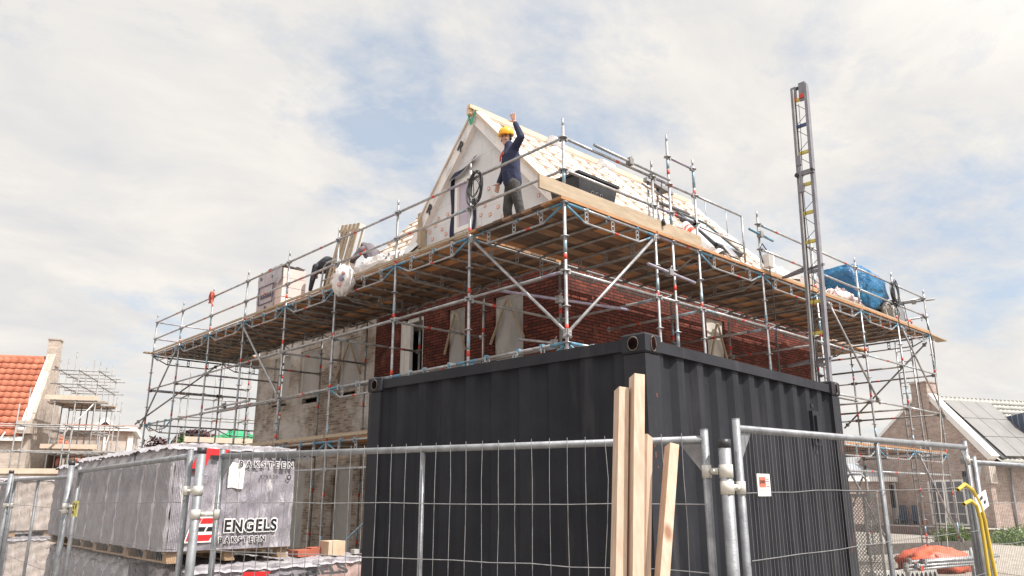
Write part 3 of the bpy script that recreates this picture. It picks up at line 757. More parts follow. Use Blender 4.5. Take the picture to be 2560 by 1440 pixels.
# ------------------------------------------------------------------ shipping container
ct = thing('shipping_container', 'dark anthracite steel storage container with corrugated sides and corner castings', 'container', (-3.66, -4.05, 0), R(3.6))
CL, CWD, CHT = 3.04, 2.80, 2.59
m = MB()
for x in (0, CL - .16):
    for y in (0, CWD - .16): m.mm((x, y, .12), (x + .16, y + .16, CHT - .13))
m.build('corner_post', m_cont_l, ct, True) if False else None
for x, y in ((0, 0), (CL - .16, 0), (0, CWD - .16), (CL - .16, CWD - .16)):
    p = MB(); p.mm((x, y, .12), (x + .16, y + .16, CHT - .125)); po = p.build('corner_post', m_cont_l, ct, True)
def casting(x, y, z):
    p = MB(); s = .178; h = .125; r = .012; x -= .009; y -= .009
    def sq(o, zz): return [(x + o, y + o, zz), (x + s - o, y + o, zz), (x + s - o, y + s - o, zz), (x + o, y + s - o, zz)]
    k = [p.add(sq(r, z)), p.add(sq(0, z + r)), p.add(sq(0, z + h - r)), p.add(sq(r, z + h))]
    for a in range(3):
        for i in range(4): j = (i + 1) % 4; p.face((k[a] + i, k[a] + j, k[a + 1] + j, k[a + 1] + i))
    p.face([k[0] + i for i in range(4)][::-1]); p.face([k[3] + i for i in range(4)])
    def hole(c, u, v, rx, rv):
        c, u, v = Vector(c), Vector(u), Vector(v); n = 14
        p.face(range(p.add([c + u * rx * math.cos(2 * math.pi * i / n) + v * rv * math.sin(2 * math.pi * i / n) for i in range(n)]), len(p.v)), 1)
        p.path([c + u * (rx + .003) * math.cos(2 * math.pi * i / n) + v * (rv + .003) * math.sin(2 * math.pi * i / n) for i in range(n)], .0042, 2, 4, True)
    e = .0025
    hole((x - e, y + s / 2, z + h * .48), (0, 1, 0), (0, 0, 1), .036, .040); hole((x + s / 2, y - e, z + h * .48), (1, 0, 0), (0, 0, 1), .026, .045); hole((x + s / 2, y + s / 2, z + h + e), (1, 0, 0), (0, 1, 0), .03, .055)
    return p.build('corner_casting', [m_cont_l, m_castdark, m_castrim], ct, True, fix=False)
m_castdark = M('casting_hole_shade', (.006, .005, .005), (.030, .012, .009), 12, .95, spec=0)  # flat discs, the shade inside the casting holes is painted on
m_castrim = M('worn_casting_edge', (.10, .095, .09), (.13, .09, .075), 14, .6)
for x, y in ((0, 0), (CL - .16, 0), (0, CWD - .16), (CL - .16, CWD - .16)):
    for z in (CHT - .12, 0.0): casting(x, y, z)
def corrug(name, axis, a0, a1, z0, z1, n, plane, depth, inward):
    """trapezoid corrugation running vertically"""
    m = MB(); pts = []; w = (a1 - a0) / n
    for i in range(n):
        b = a0 + i * w
        pts += [(b, 0), (b + w * .33, 0), (b + w * .5, 1), (b + w * .83, 1)]
    pts.append((a1, 0))
    k = m.add([(plane + d * depth * inward, a, z) if axis == 'y' else (a, plane + d * depth * inward, z) for z in (z0, z1) for a, d in pts]); L = len(pts)
    for i in range(L - 1): m.face((k + i, k + i + 1, k + L + i + 1, k + L + i))
    return m.build(name, m_cont, ct, True)
corrug('side_panel', 'x', .16, CL - .16, .16, CHT - .10, 11, .028, .036, 1)
corrug('side_panel', 'y', .16, CWD - .16, .16, CHT - .08, 9, .03, .03, 1)
corrug('side_panel', 'x', .16, CL - .16, .16, CHT - .10, 11, CWD - .028, .036, -1)
corrug('side_panel', 'y', .16, CWD - .16, .16, CHT - .08, 9, CL - .03, .03, -1)
for nm, a, b in (('top_rail', (.17, .012, CHT - .10), (CL - .17, .075, CHT - .028)), ('top_rail', (.012, .17, CHT - .095), (.075, CWD - .17, CHT - .02)), ('top_rail', (.17, CWD - .075, CHT - .10), (CL - .17, CWD - .012, CHT - .03)), ('top_rail', (CL - .075, .17, CHT - .095), (CL - .012, CWD - .17, CHT - .02)), ('bottom_rail', (.17, .01, .03), (CL - .17, .09, .17)), ('bottom_rail', (.01, .17, .03), (.09, CWD - .17, .17)), ('bottom_rail', (.17, CWD - .09, .03), (CL - .17, CWD - .01, .17)), ('bottom_rail', (CL - .09, .17, .03), (CL - .01, CWD - .17, .17))):
    p = MB(); p.mm(a, b); p.build(nm, m_cont_l, ct, True)
p = MB(); p.grid(lambda u, v: (.06 + (CL - .12) * u, .06 + (CWD - .12) * v, CHT - .05 + .012 * (1 if int(u * 26) % 2 else 0)), 52, 2, 0, False); p.build('roof_panel', m_cont, ct, True)
p = MB(); p.mm((.1, .1, .10), (CL - .1, CWD - .1, .16)); p.build('floor_panel', m_cont, ct, True)
# vent with its bracket near the far post
p = MB(); p.mm((2.42, .0, 2.02), (2.55, .05, 2.30)); p.mm((2.445, -.022, 2.06), (2.525, -.001, 2.26)); p.mm((2.46, .02, 2.33), (2.51, .045, 2.36)); p.mm((2.46, .02, 1.95), (2.51, .045, 1.98)); p.build('air_vent', m_cont_l, ct, True)
# scrapes and rust runs
rnd = random.Random(3)
def in_post(x, z, w, h): p_.mm((x, -.0016, z), (x + w, .004, z + h))
p_ = MB()
for z in (1.9, 1.84, 1.78, 1.2, 1.05, 2.2): in_post(.05 + rnd.uniform(-.02, .05), z, .012, rnd.uniform(.01, .05))
for k in range(9): in_post(CL - .16 + rnd.uniform(0, .13), rnd.uniform(.5, 2.2), rnd.uniform(.006, .016), rnd.uniform(.02, .18))
p_.build('paint_scrape', m_rust, ct, True)

# ------------------------------------------------------------------ site fence
m_finewire = M('fine_dull_wire', (0.20, 0.20, 0.205), (0.14, 0.14, 0.145), 20, 0.6, 0.1)
def fence_panel(a, b, z0, z1, label, nwire, sag=0, mid=True, hw=(.30, .62, .94, 1.26, 1.58), bent=()):
    """tubular frame with welded wire; a and b are the feet of the two uprights"""
    a, b = Vector((a[0], a[1], 0)), Vector((b[0], b[1], 0)); d = b - a; L = d.length; d.normalize()
    t = thing('mesh_fence', label, 'fence', (a.x, a.y, 0), 0, 'mesh fence panels round the site')
    A, B = a + Vector((0, 0, z0)), b + Vector((0, 0, z1)); zv = Vector((0, 0, 1))
    f = MB()
    f.tube(A, B, .0205, 0, 10)
    for p, q in ((a, z0), (b, z1)): f.tube(p + zv * .12, p + zv * (q + .05), .0205, 0, 10); f.tube(p + zv * (q + .048), p + zv * (q + .052), .0212, 0, 10)
    f.tube(a + zv * .15, b + zv * .15, .0205, 0, 10)
    s_ = d.cross(zv) * .001
    for p, q, e in ((a, z0, 1), (b, z1, -1)): f.prism([p + zv * (q - .02) + d * .015 * e, p + zv * (q - .02) + d * .13 * e, p + zv * (q - .17) + d * .015 * e], s_ * 4, 0)
    f.build('panel_frame', m_fence, t)
    c = MB(); q = .5
    if mid:
        c.tube(a + d * (L * q) + zv * .15, a + d * (L * q) + zv * (z0 + (z1 - z0) * q - .02), .0165, 0, 10); c.build('middle_upright', m_fence, t)
    m = MB(); off = d.cross(zv).normalized() * .024
    if (CPOS - a).dot(off) < 0: off = -off
    for i in range(1, nwire):
        u = i / nwire; p = a + d * (L * u) + off; top = z0 + (z1 - z0) * u + (.035 if nwire < 40 else -.01)
        pts = [p + zv * .13]
        for k in range(1, 9):
            zz_ = .13 + (top - .13) * k / 8; w = d * (random.uniform(-.004, .004) + (.018 * math.sin(k * 1.1) if i in bent else 0)); pts.append(p + zv * zz_ + w)
        m.path(pts, .0012 if nwire > 40 else .0023, 0, 4)
    for h in hw:
        pts = [a + d * (L * k / 14) + off * 1.25 + zv * (h + (z0 + (z1 - z0) * k / 14 - 1.9) + random.uniform(-.006, .006) + sag * math.sin(math.pi * k / 14)) for k in range(15)]
        m.path(pts, .0026, 0, 4)
    m.build('wire_mesh', m_wire if nwire < 40 else m_finewire, t)
    return t
def fence_post(p, top, label):
    t = thing('fence_post', label, 'post', (p[0], p[1], 0), 0, 'posts between the fence panels')
    m = MB(); m.tube((p[0], p[1], 0), (p[0], p[1], top - .03), .031, 0, 12); m.build('post_tube', m_fence, t)
    m = MB(); m.tube((p[0], p[1], top - .03), (p[0], p[1], top + .012), .0325, 0, 12); m.build('end_cap', m_black, t)
    return t
def clamp(t, p, q, z):
    m = MB(); p, q = Vector((p[0], p[1], z)), Vector((q[0], q[1], z)); d = q - p
    for c, r in ((p, .0345), (q, .0245)): m.tube(c - Vector((0, 0, .032)), c + Vector((0, 0, .032)), r, 0, 12)
    dn = d.normalized(); m.tube(p + dn * .034, q - dn * .022, .017, 0, 8); sd = dn.cross(Vector((0, 0, 1)))
    m.tube(p + d * .5 - sd * .05, p + d * .5 + sd * .03, .008, 0, 6); m.build('coupling_clamp', m_clamp, t)
m_clamp = M('zinc_clamp', (0.62, 0.60, 0.55), (0.50, 0.49, 0.46), 14, .4, .3)
FP = [(-5.09, -1.33), (-3.95, -4.62)]
fence_panel(FP[0], FP[1], 1.9, 1.9, 'wide fence panel with open mesh across the dark end of the container', 32, bent=(27, 28))
fence_panel((-3.82, -4.73), (-.37, -4.73), 1.955, 2.0, 'fine mesh fence panel carrying a white notice in front of the lit container side', 92, bent=())
fence_panel((-5.26, -1.18), (-5.09, 2.3), 1.9, 1.875, 'fence panel with a yellow tag standing before the film wrapped pallet row', 92, mid=False)
fence_panel((-5.15, 2.42), (-4.99, 5.85), 1.82, 1.84, 'fence panel in front of the sunlit wrapped pallets', 92)
fence_panel((-5.0, 6.0), (-4.9, 9.5), 1.80, 1.8, 'fence panel farthest along the row, cut by the left edge', 92)
fence_panel((-.30, -4.76), (3.15, -4.95), 1.88, 1.88, 'fence panel beside the yellow bent tubes and brick villa', 92)
q = fence_post((-3.93, -4.72), 1.885, 'round fence post with black cap beside the leaning timbers'); clamp(q, (-3.93, -4.72), (-3.95, -4.62), 1.74); clamp(q, (-3.93, -4.72), (-3.82, -4.73), 1.66)
q = fence_post((-5.22, -1.28), 1.945, 'round fence post with black cap in front of the lettered pallet'); clamp(q, (-5.22, -1.28), (-5.09, -1.33), 1.50); clamp(q, (-5.22, -1.28), (-5.26, -1.18), 1.66)
q = fence_post((-5.16, 2.36), 1.97, 'round fence post with black cap next to the yellow tag'); clamp(q, (-5.16, 2.36), (-5.09, 2.3), 1.52); clamp(q, (-5.16, 2.36), (-5.15, 2.42), 1.48)
q = fence_post((-5.04, 5.92), 1.96, 'most distant round fence post with black cap'); clamp(q, (-5.04, 5.92), (-4.99, 5.85), 1.5)
q = fence_post((-.335, -4.70), 1.80, 'round fence post standing by the yellow bent tubes'); clamp(q, (-.335, -4.70), (-.37, -4.73), 1.9)
# notices hanging on the fence
sg = tag(MB().build('anchor', m_frame), 'x', 'x') if False else None
t = thing('notice_sign', 'small white notice with a red block on the fence mesh', 'sign', (-3.66, -4.765, 1.6))
m = MB(); m.box((-3.655, -4.765, 1.675), (.125, .004, .112)); m.build('sign_board', m_frame, t)
m_redsign = M('red_sign_block', (.62, .14, .09), (.55, .12, .08), 8, .6)
m = MB(); m.box((-3.672, -4.7685, 1.690), (.062, .003, .05)); m.build('red_block', m_redsign, t)
text_obj('sign_text', 'JANO', .021, m_rust, (-3.672, -4.7712, 1.684), (1, 0, 0), (0, 0, 1), t, .001, .0005)
m = MB()
for z in (1.705, 1.693, 1.681, 1.669): m.box((-3.618, -4.768, z), (.03, .0016, .003))
for x in (-3.69, -3.675, -3.655, -3.64): m.box((x, -4.768, 1.646), (.009, .0016, .003))
m.build('sign_text_line', m_rust, t)
t = thing('tag_label', 'small yellow tag with black figures clipped to the fence panel', 'sign', (-5.12, 2.1, 1.4))
m_yellow = M('yellow_tag_plastic', (.62, .56, .16), (.55, .5, .13), 6, .6)
m = MB(); m.box((-5.135, 2.10, 1.50), (.004, .20, .155)); m.build('tag_board', m_yellow, t)
m = MB()
for a, b, sy, sz in ((.05, .045, .045, .02), (.05, 0.01, .03, .03), (.05, -.035, .05, .025), (-.02, .02, .012, .06), (-.045, .03, .012, .045), (0.0, -.05, .03, .006)): m.box((-5.1385, 2.10 + a, 1.50 + b), (.003, sy, sz))
m.build('black_mark', m_black, t)
t = thing('notice_sign', 'white board with black pictograms hung on the fence beside yellow tubes', 'sign', (.1, -4.8, 1.4))
m = MB(); rm = Matrix.Rotation(R(-12), 3, 'Y'); m.box((-.735, -4.9, 1.575), (.27, .005, .12), 0, rm); m.build('sign_board', m_frame, t)
m = MB()
for c in ((-.06, .04), (.0, .05), (.05, -.02)): m.box(Vector((-.735, -4.905, 1.575)) + rm @ Vector((c[0], 0, c[1] * .6)), (.045, .003, .022), 0, rm)
m.build('black_mark', m_black, t)
# ------------------------------------------------------------------ timbers leaning on the fence
def plank(top, bot, w, th, label, dirv, stamp=False):
    t = MB(); t.bar(bot, top, w, th, 0, dirv)
    o = t.build('timber_plank', m_timber_k); return tag(o, label, 'timber', 'timbers leaning against the fence')
m_timber_k, nt, p = new_mat('fresh_pine_knots')
p.inputs['Roughness'].default_value = .6
gr = ramp(nt, noise(nt, 5, 6, (9, 9, .5)), [(.35, (.58, .435, .335)), (.62, (.46, .325, .235))])
vo = nt.nodes.new('ShaderNodeTexVoronoi'); vo.inputs['Scale'].default_value = 5.0; t_ = nt.nodes.new('ShaderNodeTexCoord'); mp = nt.nodes.new('ShaderNodeMapping'); mp.inputs['Scale'].default_value = (1.2, 1.2, .62)
nt.links.new(t_.outputs['Object'], mp.inputs[0]); nt.links.new(mp.outputs[0], vo.inputs['Vector'])
kn = ramp(nt, vo.outputs['Distance'], [(.07, 1.0), (.17, 0.0)])
nt.links.new(mixc(nt, kn, gr, (.26, .13, .07)), p.inputs['Base Color']); bump(nt, p, noise(nt, 9, 5, (9, 9, .5)), .15, .004)
fd = Vector((1.14, -3.29, 0)).normalized()
plank((-4.415, -4.565, 2.185), (-4.79, -4.72, .0), .052, .08, 'tallest pine timber of the leaning group, with a blank end', (-.5, -.8, .1))
plank((-4.45, -4.495, 2.125), (-4.825, -4.65, .0), .05, .08, 'pine timber just left of the tallest one', (-.5, -.8, .1))
plank((-4.315, -4.53, 1.905), (-4.68, -4.66, .0), .038, .075, 'thin pine timber tucked behind the tallest one', (-.9, -.3, .1))
plank((-4.27, -4.645, 1.855), (-4.865, -4.78, .0), .045, .07, 'shorter pine timber leaning apart on the right', (-.5, -.8, .1))
# ------------------------------------------------------------------ film wrapped brick packs
def film_mat(name, c1, c2, white=.25, rot=R(40), bstr=.9):
    m, nt, p = new_mat(name)
    p.inputs['Roughness'].default_value = .27; p.inputs['Specular IOR Level'].default_value = .7
    n1 = noise(nt, 5.5, 7, (1, 1, 1), (0, rot, 0), .6, 'Object', .6)
    n2 = noise(nt, 3.2, 5, (3.0, 1, .7), (0, rot, 0), .62, 'Object', 1.2)
    base = ramp(nt, n1, [(.35, c1), (.65, c2)])
    f = ramp(nt, n2, [(.56, 0.0), (.72, white)])  # wrinkle highlights mixed into the colour as white streaks
    nt.links.new(mixc(nt, f, base, (.80, .77, .76)), p.inputs['Base Color'])
    pr = bump(nt, p, n2, bstr, .05)
    bump(nt, p, noise(nt, 14, 5, (2.2, 1, .8), (0, rot, 0), .6, 'Object', 1), .5, .012, pr)
    return m
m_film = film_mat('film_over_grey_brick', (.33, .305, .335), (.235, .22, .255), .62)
m_filmside = film_mat('film_with_side_shade', (.30, .28, .305), (.215, .20, .23), .14, R(8), .5)  # side shade painted in, over the tone of bricks showing through
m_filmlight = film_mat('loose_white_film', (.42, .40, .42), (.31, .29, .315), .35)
m_filmfold = film_mat('pale_film_fold', (.56, .53, .56), (.42, .395, .425), .45, R(8), .5)
m_filmpink = film_mat('film_over_pink_brick', (.48, .34, .31), (.38, .25, .23), .55)
m_filmpale = film_mat('film_over_pale_brick', (.60, .51, .45), (.47, .40, .37), .6)
m_pallet = M('rough_pallet_wood', (.40, .28, .18), (.28, .19, .12), 5, .85, island=[(0, (.8, .8, .8)), (1, (1.1, 1.05, 1))])
m_logored = M('red_logo', (.56, .03, .035), (.50, .03, .03), 6, .4)
m_logoblk = M('black_logo', (.014, .014, .017), (.03, .03, .033), 6, .4)
m_logowhite = M('white_logo_edge', (.80, .78, .77), (.74, .72, .72), 6, .4)
def vnoise(x, y, s=0):
    return (math.sin(x * 12.9 + y * 4.1 + s) + math.sin(x * 5.3 - y * 9.7 + s * 2.1) + math.sin(x * 23.1 + y * 17.3 + s * .7) * .5) / 2.5
def pack(loc, sx, sy, h, label, seed=0, mats=None, rz=0, group='film wrapped brick packs', cols=3, front_text=None, pallet=True, arch=True, logo_z=None):
    t = thing('brick_pack', label, 'brick pack', loc, rz, group)
    z0 = .11 if pallet else 0.0
    mats = (mats or [m_film, m_filmlight, m_filmside]) + [m_filmfold]
    m = MB(); B = .022
    def shape(x, y, u, v): return vnoise(u * 2 + seed, v * 2, seed) * .012
    # shaded long side (-x): brick columns under the film end in arches
    def side(u, v):
        c = abs(math.sin(u * cols * math.pi)); a = min(1, max(0, (v - .72 - .12 * c) / .12))
        bul = (-.05 * c ** .6) * (1 - a) + .01 * a
        if not arch: bul = -.02
        return (bul + .012 * vnoise(u * 4, v * 3, seed) + .02 * (v > .99), sy * u, z0 + h * v + .015 * vnoise(u * 3, 0, seed) * v)
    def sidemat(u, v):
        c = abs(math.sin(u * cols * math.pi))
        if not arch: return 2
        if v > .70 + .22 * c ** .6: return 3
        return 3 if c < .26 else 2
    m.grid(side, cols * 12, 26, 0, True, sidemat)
    m.grid(lambda u, v: (sx * u, -.012 + .014 * vnoise(u * 3, v * 3, seed + 3) - .015 * math.sin(u * math.pi), z0 + h * v + .012 * vnoise(u * 4, 1, seed) * v), 24, 22, 0, True, lambda u, v: 1 if (v > .965 or u < .015 or u > .985) else 0)
    m.grid(lambda u, v: (sx + .01 * vnoise(u * 2, v * 3, seed + 5), sy * u, z0 + h * v + .01 * vnoise(u * 3, 2, seed) * v), 12, 12, 2)
    m.grid(lambda u, v: (sx * (1 - u), sy + .01 * vnoise(u * 2, v * 3, seed + 7), z0 + h * v), 12, 12, 2)
    m.grid(lambda u, v: (-.05 + (sx + .075) * u, -.045 + (sy + .06) * v, z0 + h + .018 * vnoise(u * 4, v * 5, seed + 9) + .02 * math.sin(u * math.pi) * math.sin(v * math.pi) + .012 * abs(math.sin(v * cols * math.pi)) - .05 * max(0, 1 - min(u, 1 - u, v, 1 - v) * 16) ** 1.5), 24, 28, 1)
    m.build('film_wrap', mats, t, True, fix=False)
    if pallet:
        p = MB()
        for y in (.02, sy / 2 - .05, sy - .12): p.mm((.0, y, .085), (sx, y + .1, .105))
        for k in range(6): p.mm((.01, sy * k / 6 + .01, 0.0), (sx - .01, sy * k / 6 + sy / 9, .02)) if False else None
        for x in (.02, sx / 2 - .05, sx - .12):
            for y in (.02, sy / 2 - .05, sy - .12): p.mm((x, y, .02), (x + .1, y + .1, .084))
            p.mm((x, 0, 0.001), (x + .1, sy, .019))
        p.build('pallet', m_pallet, t, True)
    return t
def front_logo(t, x0, z, s, full=True):
    """red and black arrow blocks with the maker's lettering, printed on the front film"""
    y = -.045
    def para(n, pts, mat, dy=0): 
        b = MB(); b.prism([(x0 + a * s, y - dy, z + c * s) for a, c in pts], (0, .003, 0)); b.build(n, mat, t, True)
    para('logo_block', [(-.03, -.03), (.10, .44), (.57, .44), (.53, .30), (.62, .12), (.50, -.03)], m_logowhite, -.002)
    para('logo_block', [(.0, .0), (.11, .41), (.27, .41), (.18, .21), (.12, .0)], m_logored)
    para('logo_block', [(.28, .41), (.52, .41), (.47, .31), (.24, .31)], m_logored, .001)
    para('logo_block', [(.22, .25), (.36, .25), (.33, .17), (.19, .17)], m_logoblk, .001); para('logo_block', [(.40, .25), (.54, .25), (.50, .17), (.36, .17)], m_logoblk, .001)
    para('logo_block', [(.16, .11), (.50, .11), (.44, .0), (.13, .0)], m_logored, .001)
    for bold, mt, dy in ((.020, m_logowhite, .0), (.005, m_logoblk, .003)):
        if full: text_obj('logo_text', 'ENGELS', .245 * s * 1.25, mt, (x0 + .70 * s, y - dy, z + .155 * s), (1, 0, 0), (0, 0, 1), t, bold * s * 1.6, .001, 'LEFT', 1.14, .93, True)
    for bold, mt, dy in ((.013, m_logowhite, .0), (.0025, m_logoblk, .003)):
        text_obj('logo_text', 'BAKSTEEN', .15 * s, mt, (x0 + .62 * s, y - dy, z - .05 * s), (1, 0, 0), (0, 0, 1), t, bold * s, .001, 'LEFT', 1.55, .95, True)
top = pack((-4.58, 1.0, 1.0), 1.27, 1.25, 1.01, 'lettered film pack nearest the fence, with a white paper, upper of its stack', 1)
front_logo(top, .16, .20, .52)
b = MB(); b.grid(lambda u, v: (.52 + .17 * u, -.045 + .006 * math.sin(u * 7 + v * 5), .70 + .25 * v + .008 * math.sin(u * 6)), 6, 6); b.build('white_paper', m_frame, top, True, fix=False)
text_obj('code_print', '875620', .05, m_logoblk, (.86, -.046, .80), (1, 0, 0), (0, 0, 1), top, .0, .001, 'LEFT', 1.4, 1, True)
b = MB(); b.path([(1.19 + .022 * math.cos(k * .7), -.046, .817 + .022 * math.sin(k * .7)) for k in range(9)], .006, 0, 4, True); b.build('code_print', m_logoblk, top, True)
# second print near the top edge
def edge_logo(t, x0, z, s):
    y = -.05
    b = MB(); b.prism([(x0 - .05, y, z - .15), (x0 + .07, y, z + .09), (x0 + .36, y, z + .08), (x0 + .30, y, z + .02), (x0 + .16, y, z + .02), (x0 + .10, y, z - .15)], (0, .003, 0)); b.build('logo_block', m_logored, t, True)
    b = MB(); b.box((x0 + .22, y - .001, z + .0), (.07, .003, .035)); b.box((x0 + .31, y - .001, z + .0), (.05, .003, .035)); b.box((x0 + .0, y - .001, z - .13), (.05, .003, .03)); b.build('logo_block', m_logoblk, t, True)
    text_obj('logo_text', 'ENGELS', .18, m_logoblk, (x0 + .46, y, z + .015), (1, 0, 0), (0, .5, .45), t, .008, .001, 'LEFT', 1.0, 1.3, True)
    for bold, mt, dy in ((.007, m_logowhite, .0), (.0012, m_logoblk, .002)): text_obj('logo_text', 'BAKSTEEN', .085, mt, (x0 + .46, y - dy, z - .085), (1, 0, 0), (0, 0, 1), t, bold, .001, 'LEFT', 1.7, 1.0, True)
edge_logo(top, .16, 1.0, 1)
low = pack((-4.32, .95, 0), 1.33, 1.25, .84, 'lettered film pack nearest the fence, lower of its stack', 2)
edge_logo(low, .42, .80, 1)
nm = ['second', 'third', 'fourth', 'fifth']
yy = 2.28
for i in range(3):
    hgt = (1.0, .99, .94, .95)[i]
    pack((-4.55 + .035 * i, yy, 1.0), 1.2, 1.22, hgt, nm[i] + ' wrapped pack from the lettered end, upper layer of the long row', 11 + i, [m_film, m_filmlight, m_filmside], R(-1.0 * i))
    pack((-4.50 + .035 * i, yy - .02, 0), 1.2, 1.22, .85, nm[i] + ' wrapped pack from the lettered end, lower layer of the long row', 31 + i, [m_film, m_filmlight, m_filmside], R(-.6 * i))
    yy += 1.26
# sunlit packs further left
pale = [m_filmpale, m_filmlight, m_filmside]
for i, (x, y) in enumerate(((-4.25, 9.7), (-4.75, 11.6))):
    pack((x, y, .92), 1.25, 1.1, .92, ('sunlit pale wrapped pack on its stack beyond the row', 'shaded wrapped pack at the left edge behind the fence, upper of its stack')[i], 51 + i, pale)
    pack((x + .03, y - .04, 0), 1.25, 1.1, .80, ('sunlit pale wrapped pack under another one beyond the row', 'shaded wrapped pack at the left edge behind the fence, lower of its stack')[i], 61 + i, pale)
# pink pack with loose bricks
pk = pack((-2.96, 1.30, 0), 1.0, 1.2, .82, 'low pink brick pack with loose bricks on top beside the container', 71, [m_filmpink, m_filmlight, m_filmpink], R(4), arch=False)
b = MB()
for x, z in ((.1, .56), (.3, .58), (.42, .3)): b.box((.2 + x, -.035, z + .1), (.05, .004, .05))
b.build('film_mark', m_rust, pk, True)
m_terr = M('terracotta', (.40, .12, .07), (.33, .09, .05), 8, .8)
def loose(label, c, s, mat, name='brick', cat='brick', rz=0):
    m = MB(); m.box((0, 0, s[2] / 2), s); bm_o = m.build(name, mat); bm_o.location = c; bm_o.rotation_euler = (0, 0, rz); return tag(bm_o, label, cat)
bz = .955
loose('flat orange brick slab on the pink pack', (-2.83, 1.60, bz), (.24, .2, .07), m_terr, rz=.1)
loose('second orange brick lying behind the tan block', (-2.62, 1.66, bz), (.2, .2, .085), m_terr, rz=-.1)
o = loose('square tan stone block standing on the pink pack', (-2.50, 1.50, bz), (.22, .22, .16), M('tan_block', (.62, .48, .34), (.50, .37, .25), 6, .8), 'stone_block', 'stone')
m = MB()
for k in range(5): m.box((-2.22 + k * .07, 1.45 + .03 * math.sin(k * 3), bz + .03 + .01 * (k % 2)), (.065, .09, .05), k % 3, Matrix.Rotation(k * .7, 3, 'Z'))
tag(m.build('scrap_heap', [m_concrete, m_black, m_orange]), 'small heap of crumpled scrap on the pink pack', 'scrap')

# ------------------------------------------------------------------ roof tile hoist mast
hm = thing('hoist_mast', 'tall grey ladder hoist mast with yellow rungs rising beside the scaffold', 'hoist', (5.25, -.95, 0))
MB0, MT0 = Vector((5.2, -.9, 0)), Vector((5.79, -.9, 9.3)); md = (MT0 - MB0).normalized()
m_yel = M('yellow_rung_paint', (.62, .52, .12), (.52, .44, .12), 8, .5); m_bluer = M('dark_blue_paint', (.04, .07, .20), (.05, .09, .24), 8, .5)
m_alu = M('mast_aluminium', (.235, .23, .255), (.17, .165, .19), 6, .5, .2); m_alul = M('mast_light_strip', (.60, .58, .55), (.5, .48, .46), 5, .5, .2)
HWD = .155
def mast_pt(z, dy=0, dx=0): return MB0 + md * (z / md.z) + Vector((dx, dy, 0))
for sgn, nm_ in ((1, 'mast_rail'), (-1, 'mast_rail')):
    m = MB(); y = HWD * sgn
    m.bar(mast_pt(0, y), mast_pt(9.3, y), .012, .10, 0, (1, 0, 0)); 
    m.bar(mast_pt(0, y - sgn * .025, -.045), mast_pt(9.3, y - sgn * .025, -.045), .05, .012, 0, (1, 0, 0)); m.bar(mast_pt(0, y - sgn * .025, .045), mast_pt(9.3, y - sgn * .025, .045), .05, .012, 0, (1, 0, 0))
    m.bar(mast_pt(0, y - sgn * .055, -.055), mast_pt(9.25, y - sgn * .055, -.055), .014, .03, 1, (1, 0, 0)) if sgn > 0 else m.bar(mast_pt(0, y + .012, .0), mast_pt(9.3, y + .012, .0), .014, .03, 2, (1, 0, 0))
    m.build(nm_, [m_alu, m_alul, m_black], hm)
z = 9.02; k = 0
while z > .3:
    m = MB(); 
    m.bar(mast_pt(z, -HWD + .02), mast_pt(z, HWD - .02), .05, .055, 0); mt = m_yel
    if k == 1: mt = m_bluer
    if k in (6, 9): mt = m_alu
    m.build('rung', mt, hm)
    m = MB(); m.tube(mast_pt(z - .04, HWD - .02), mast_pt(z - .3, -HWD + .02), .006, 0, 5); m.tube(mast_pt(z - .33, -HWD + .02), mast_pt(z - .55, HWD - .02), .006, 0, 5); m.build('lattice_rod', m_alu, hm)
    z -= .57 if k not in (2,) else .66; k += 1
m = MB(); m.bar(mast_pt(9.0, .11), mast_pt(9.32, .11), .09, .05, 0, (1, 0, 0)); m.bar(mast_pt(8.98, -.06), mast_pt(9.36, -.06), .13, .06, 0, (1, 0, 0)); m.bar(mast_pt(9.24, 0), mast_pt(9.31, 0), .3, .02, 2, (1, 0, 0))
m.bar(mast_pt(9.0, .11, -.03), mast_pt(9.07, .11, -.03), .085, .03, 1, (1, 0, 0)); m.bar(mast_pt(9.02, -.06, -.035), mast_pt(9.1, -.06, -.035), .12, .03, 1, (1, 0, 0))
m.build('mast_head', [m_alu, m_red, m_black], hm)
m = MB(); m.bar(mast_pt(7.1, .06, -.09), mast_pt(7.75, .07, -.09), .035, .03, 0, (1, 0, 0)); m.bar(mast_pt(7.6, .07, -.09), mast_pt(7.8, .08, -.09), .09, .05, 0, (1, 0, 0)); m.bar(mast_pt(7.05, .06, -.09), mast_pt(7.2, .06, -.09), .1, .05, 0, (1, 0, 0))
m.bar(mast_pt(7.44, -.18, -.05), mast_pt(7.44, .16, -.05), .07, .08, 0); m.tube(mast_pt(7.42, .14, -.10), mast_pt(7.42, .14, -.02), .04, 1, 10); m.tube(mast_pt(7.45, -.16, -.10), mast_pt(7.45, -.16, -.02), .03, 1, 10); m.build('cable_pulley', [m_alu, m_black], hm)
for zz_ in (2.2, 3.9, 5.6): 
    m = MB(); m.bar(mast_pt(zz_, -.2, .0), mast_pt(zz_, -.2, .0) + Vector((.3, .9, 0)), .04, .04); m.bar(mast_pt(zz_, .2, .0), mast_pt(zz_, .2, .0) + Vector((.3, .55, 0)), .04, .04); m.build('wall_tie', m_alu, hm)
m = MB(); m.path([mast_pt(z_, .03 + .02 * math.sin(z_ * 2), -.05) for z_ in np.linspace(.5, 8.9, 30)], .006, 0, 5); m.build('hoist_cable', m_black, hm)
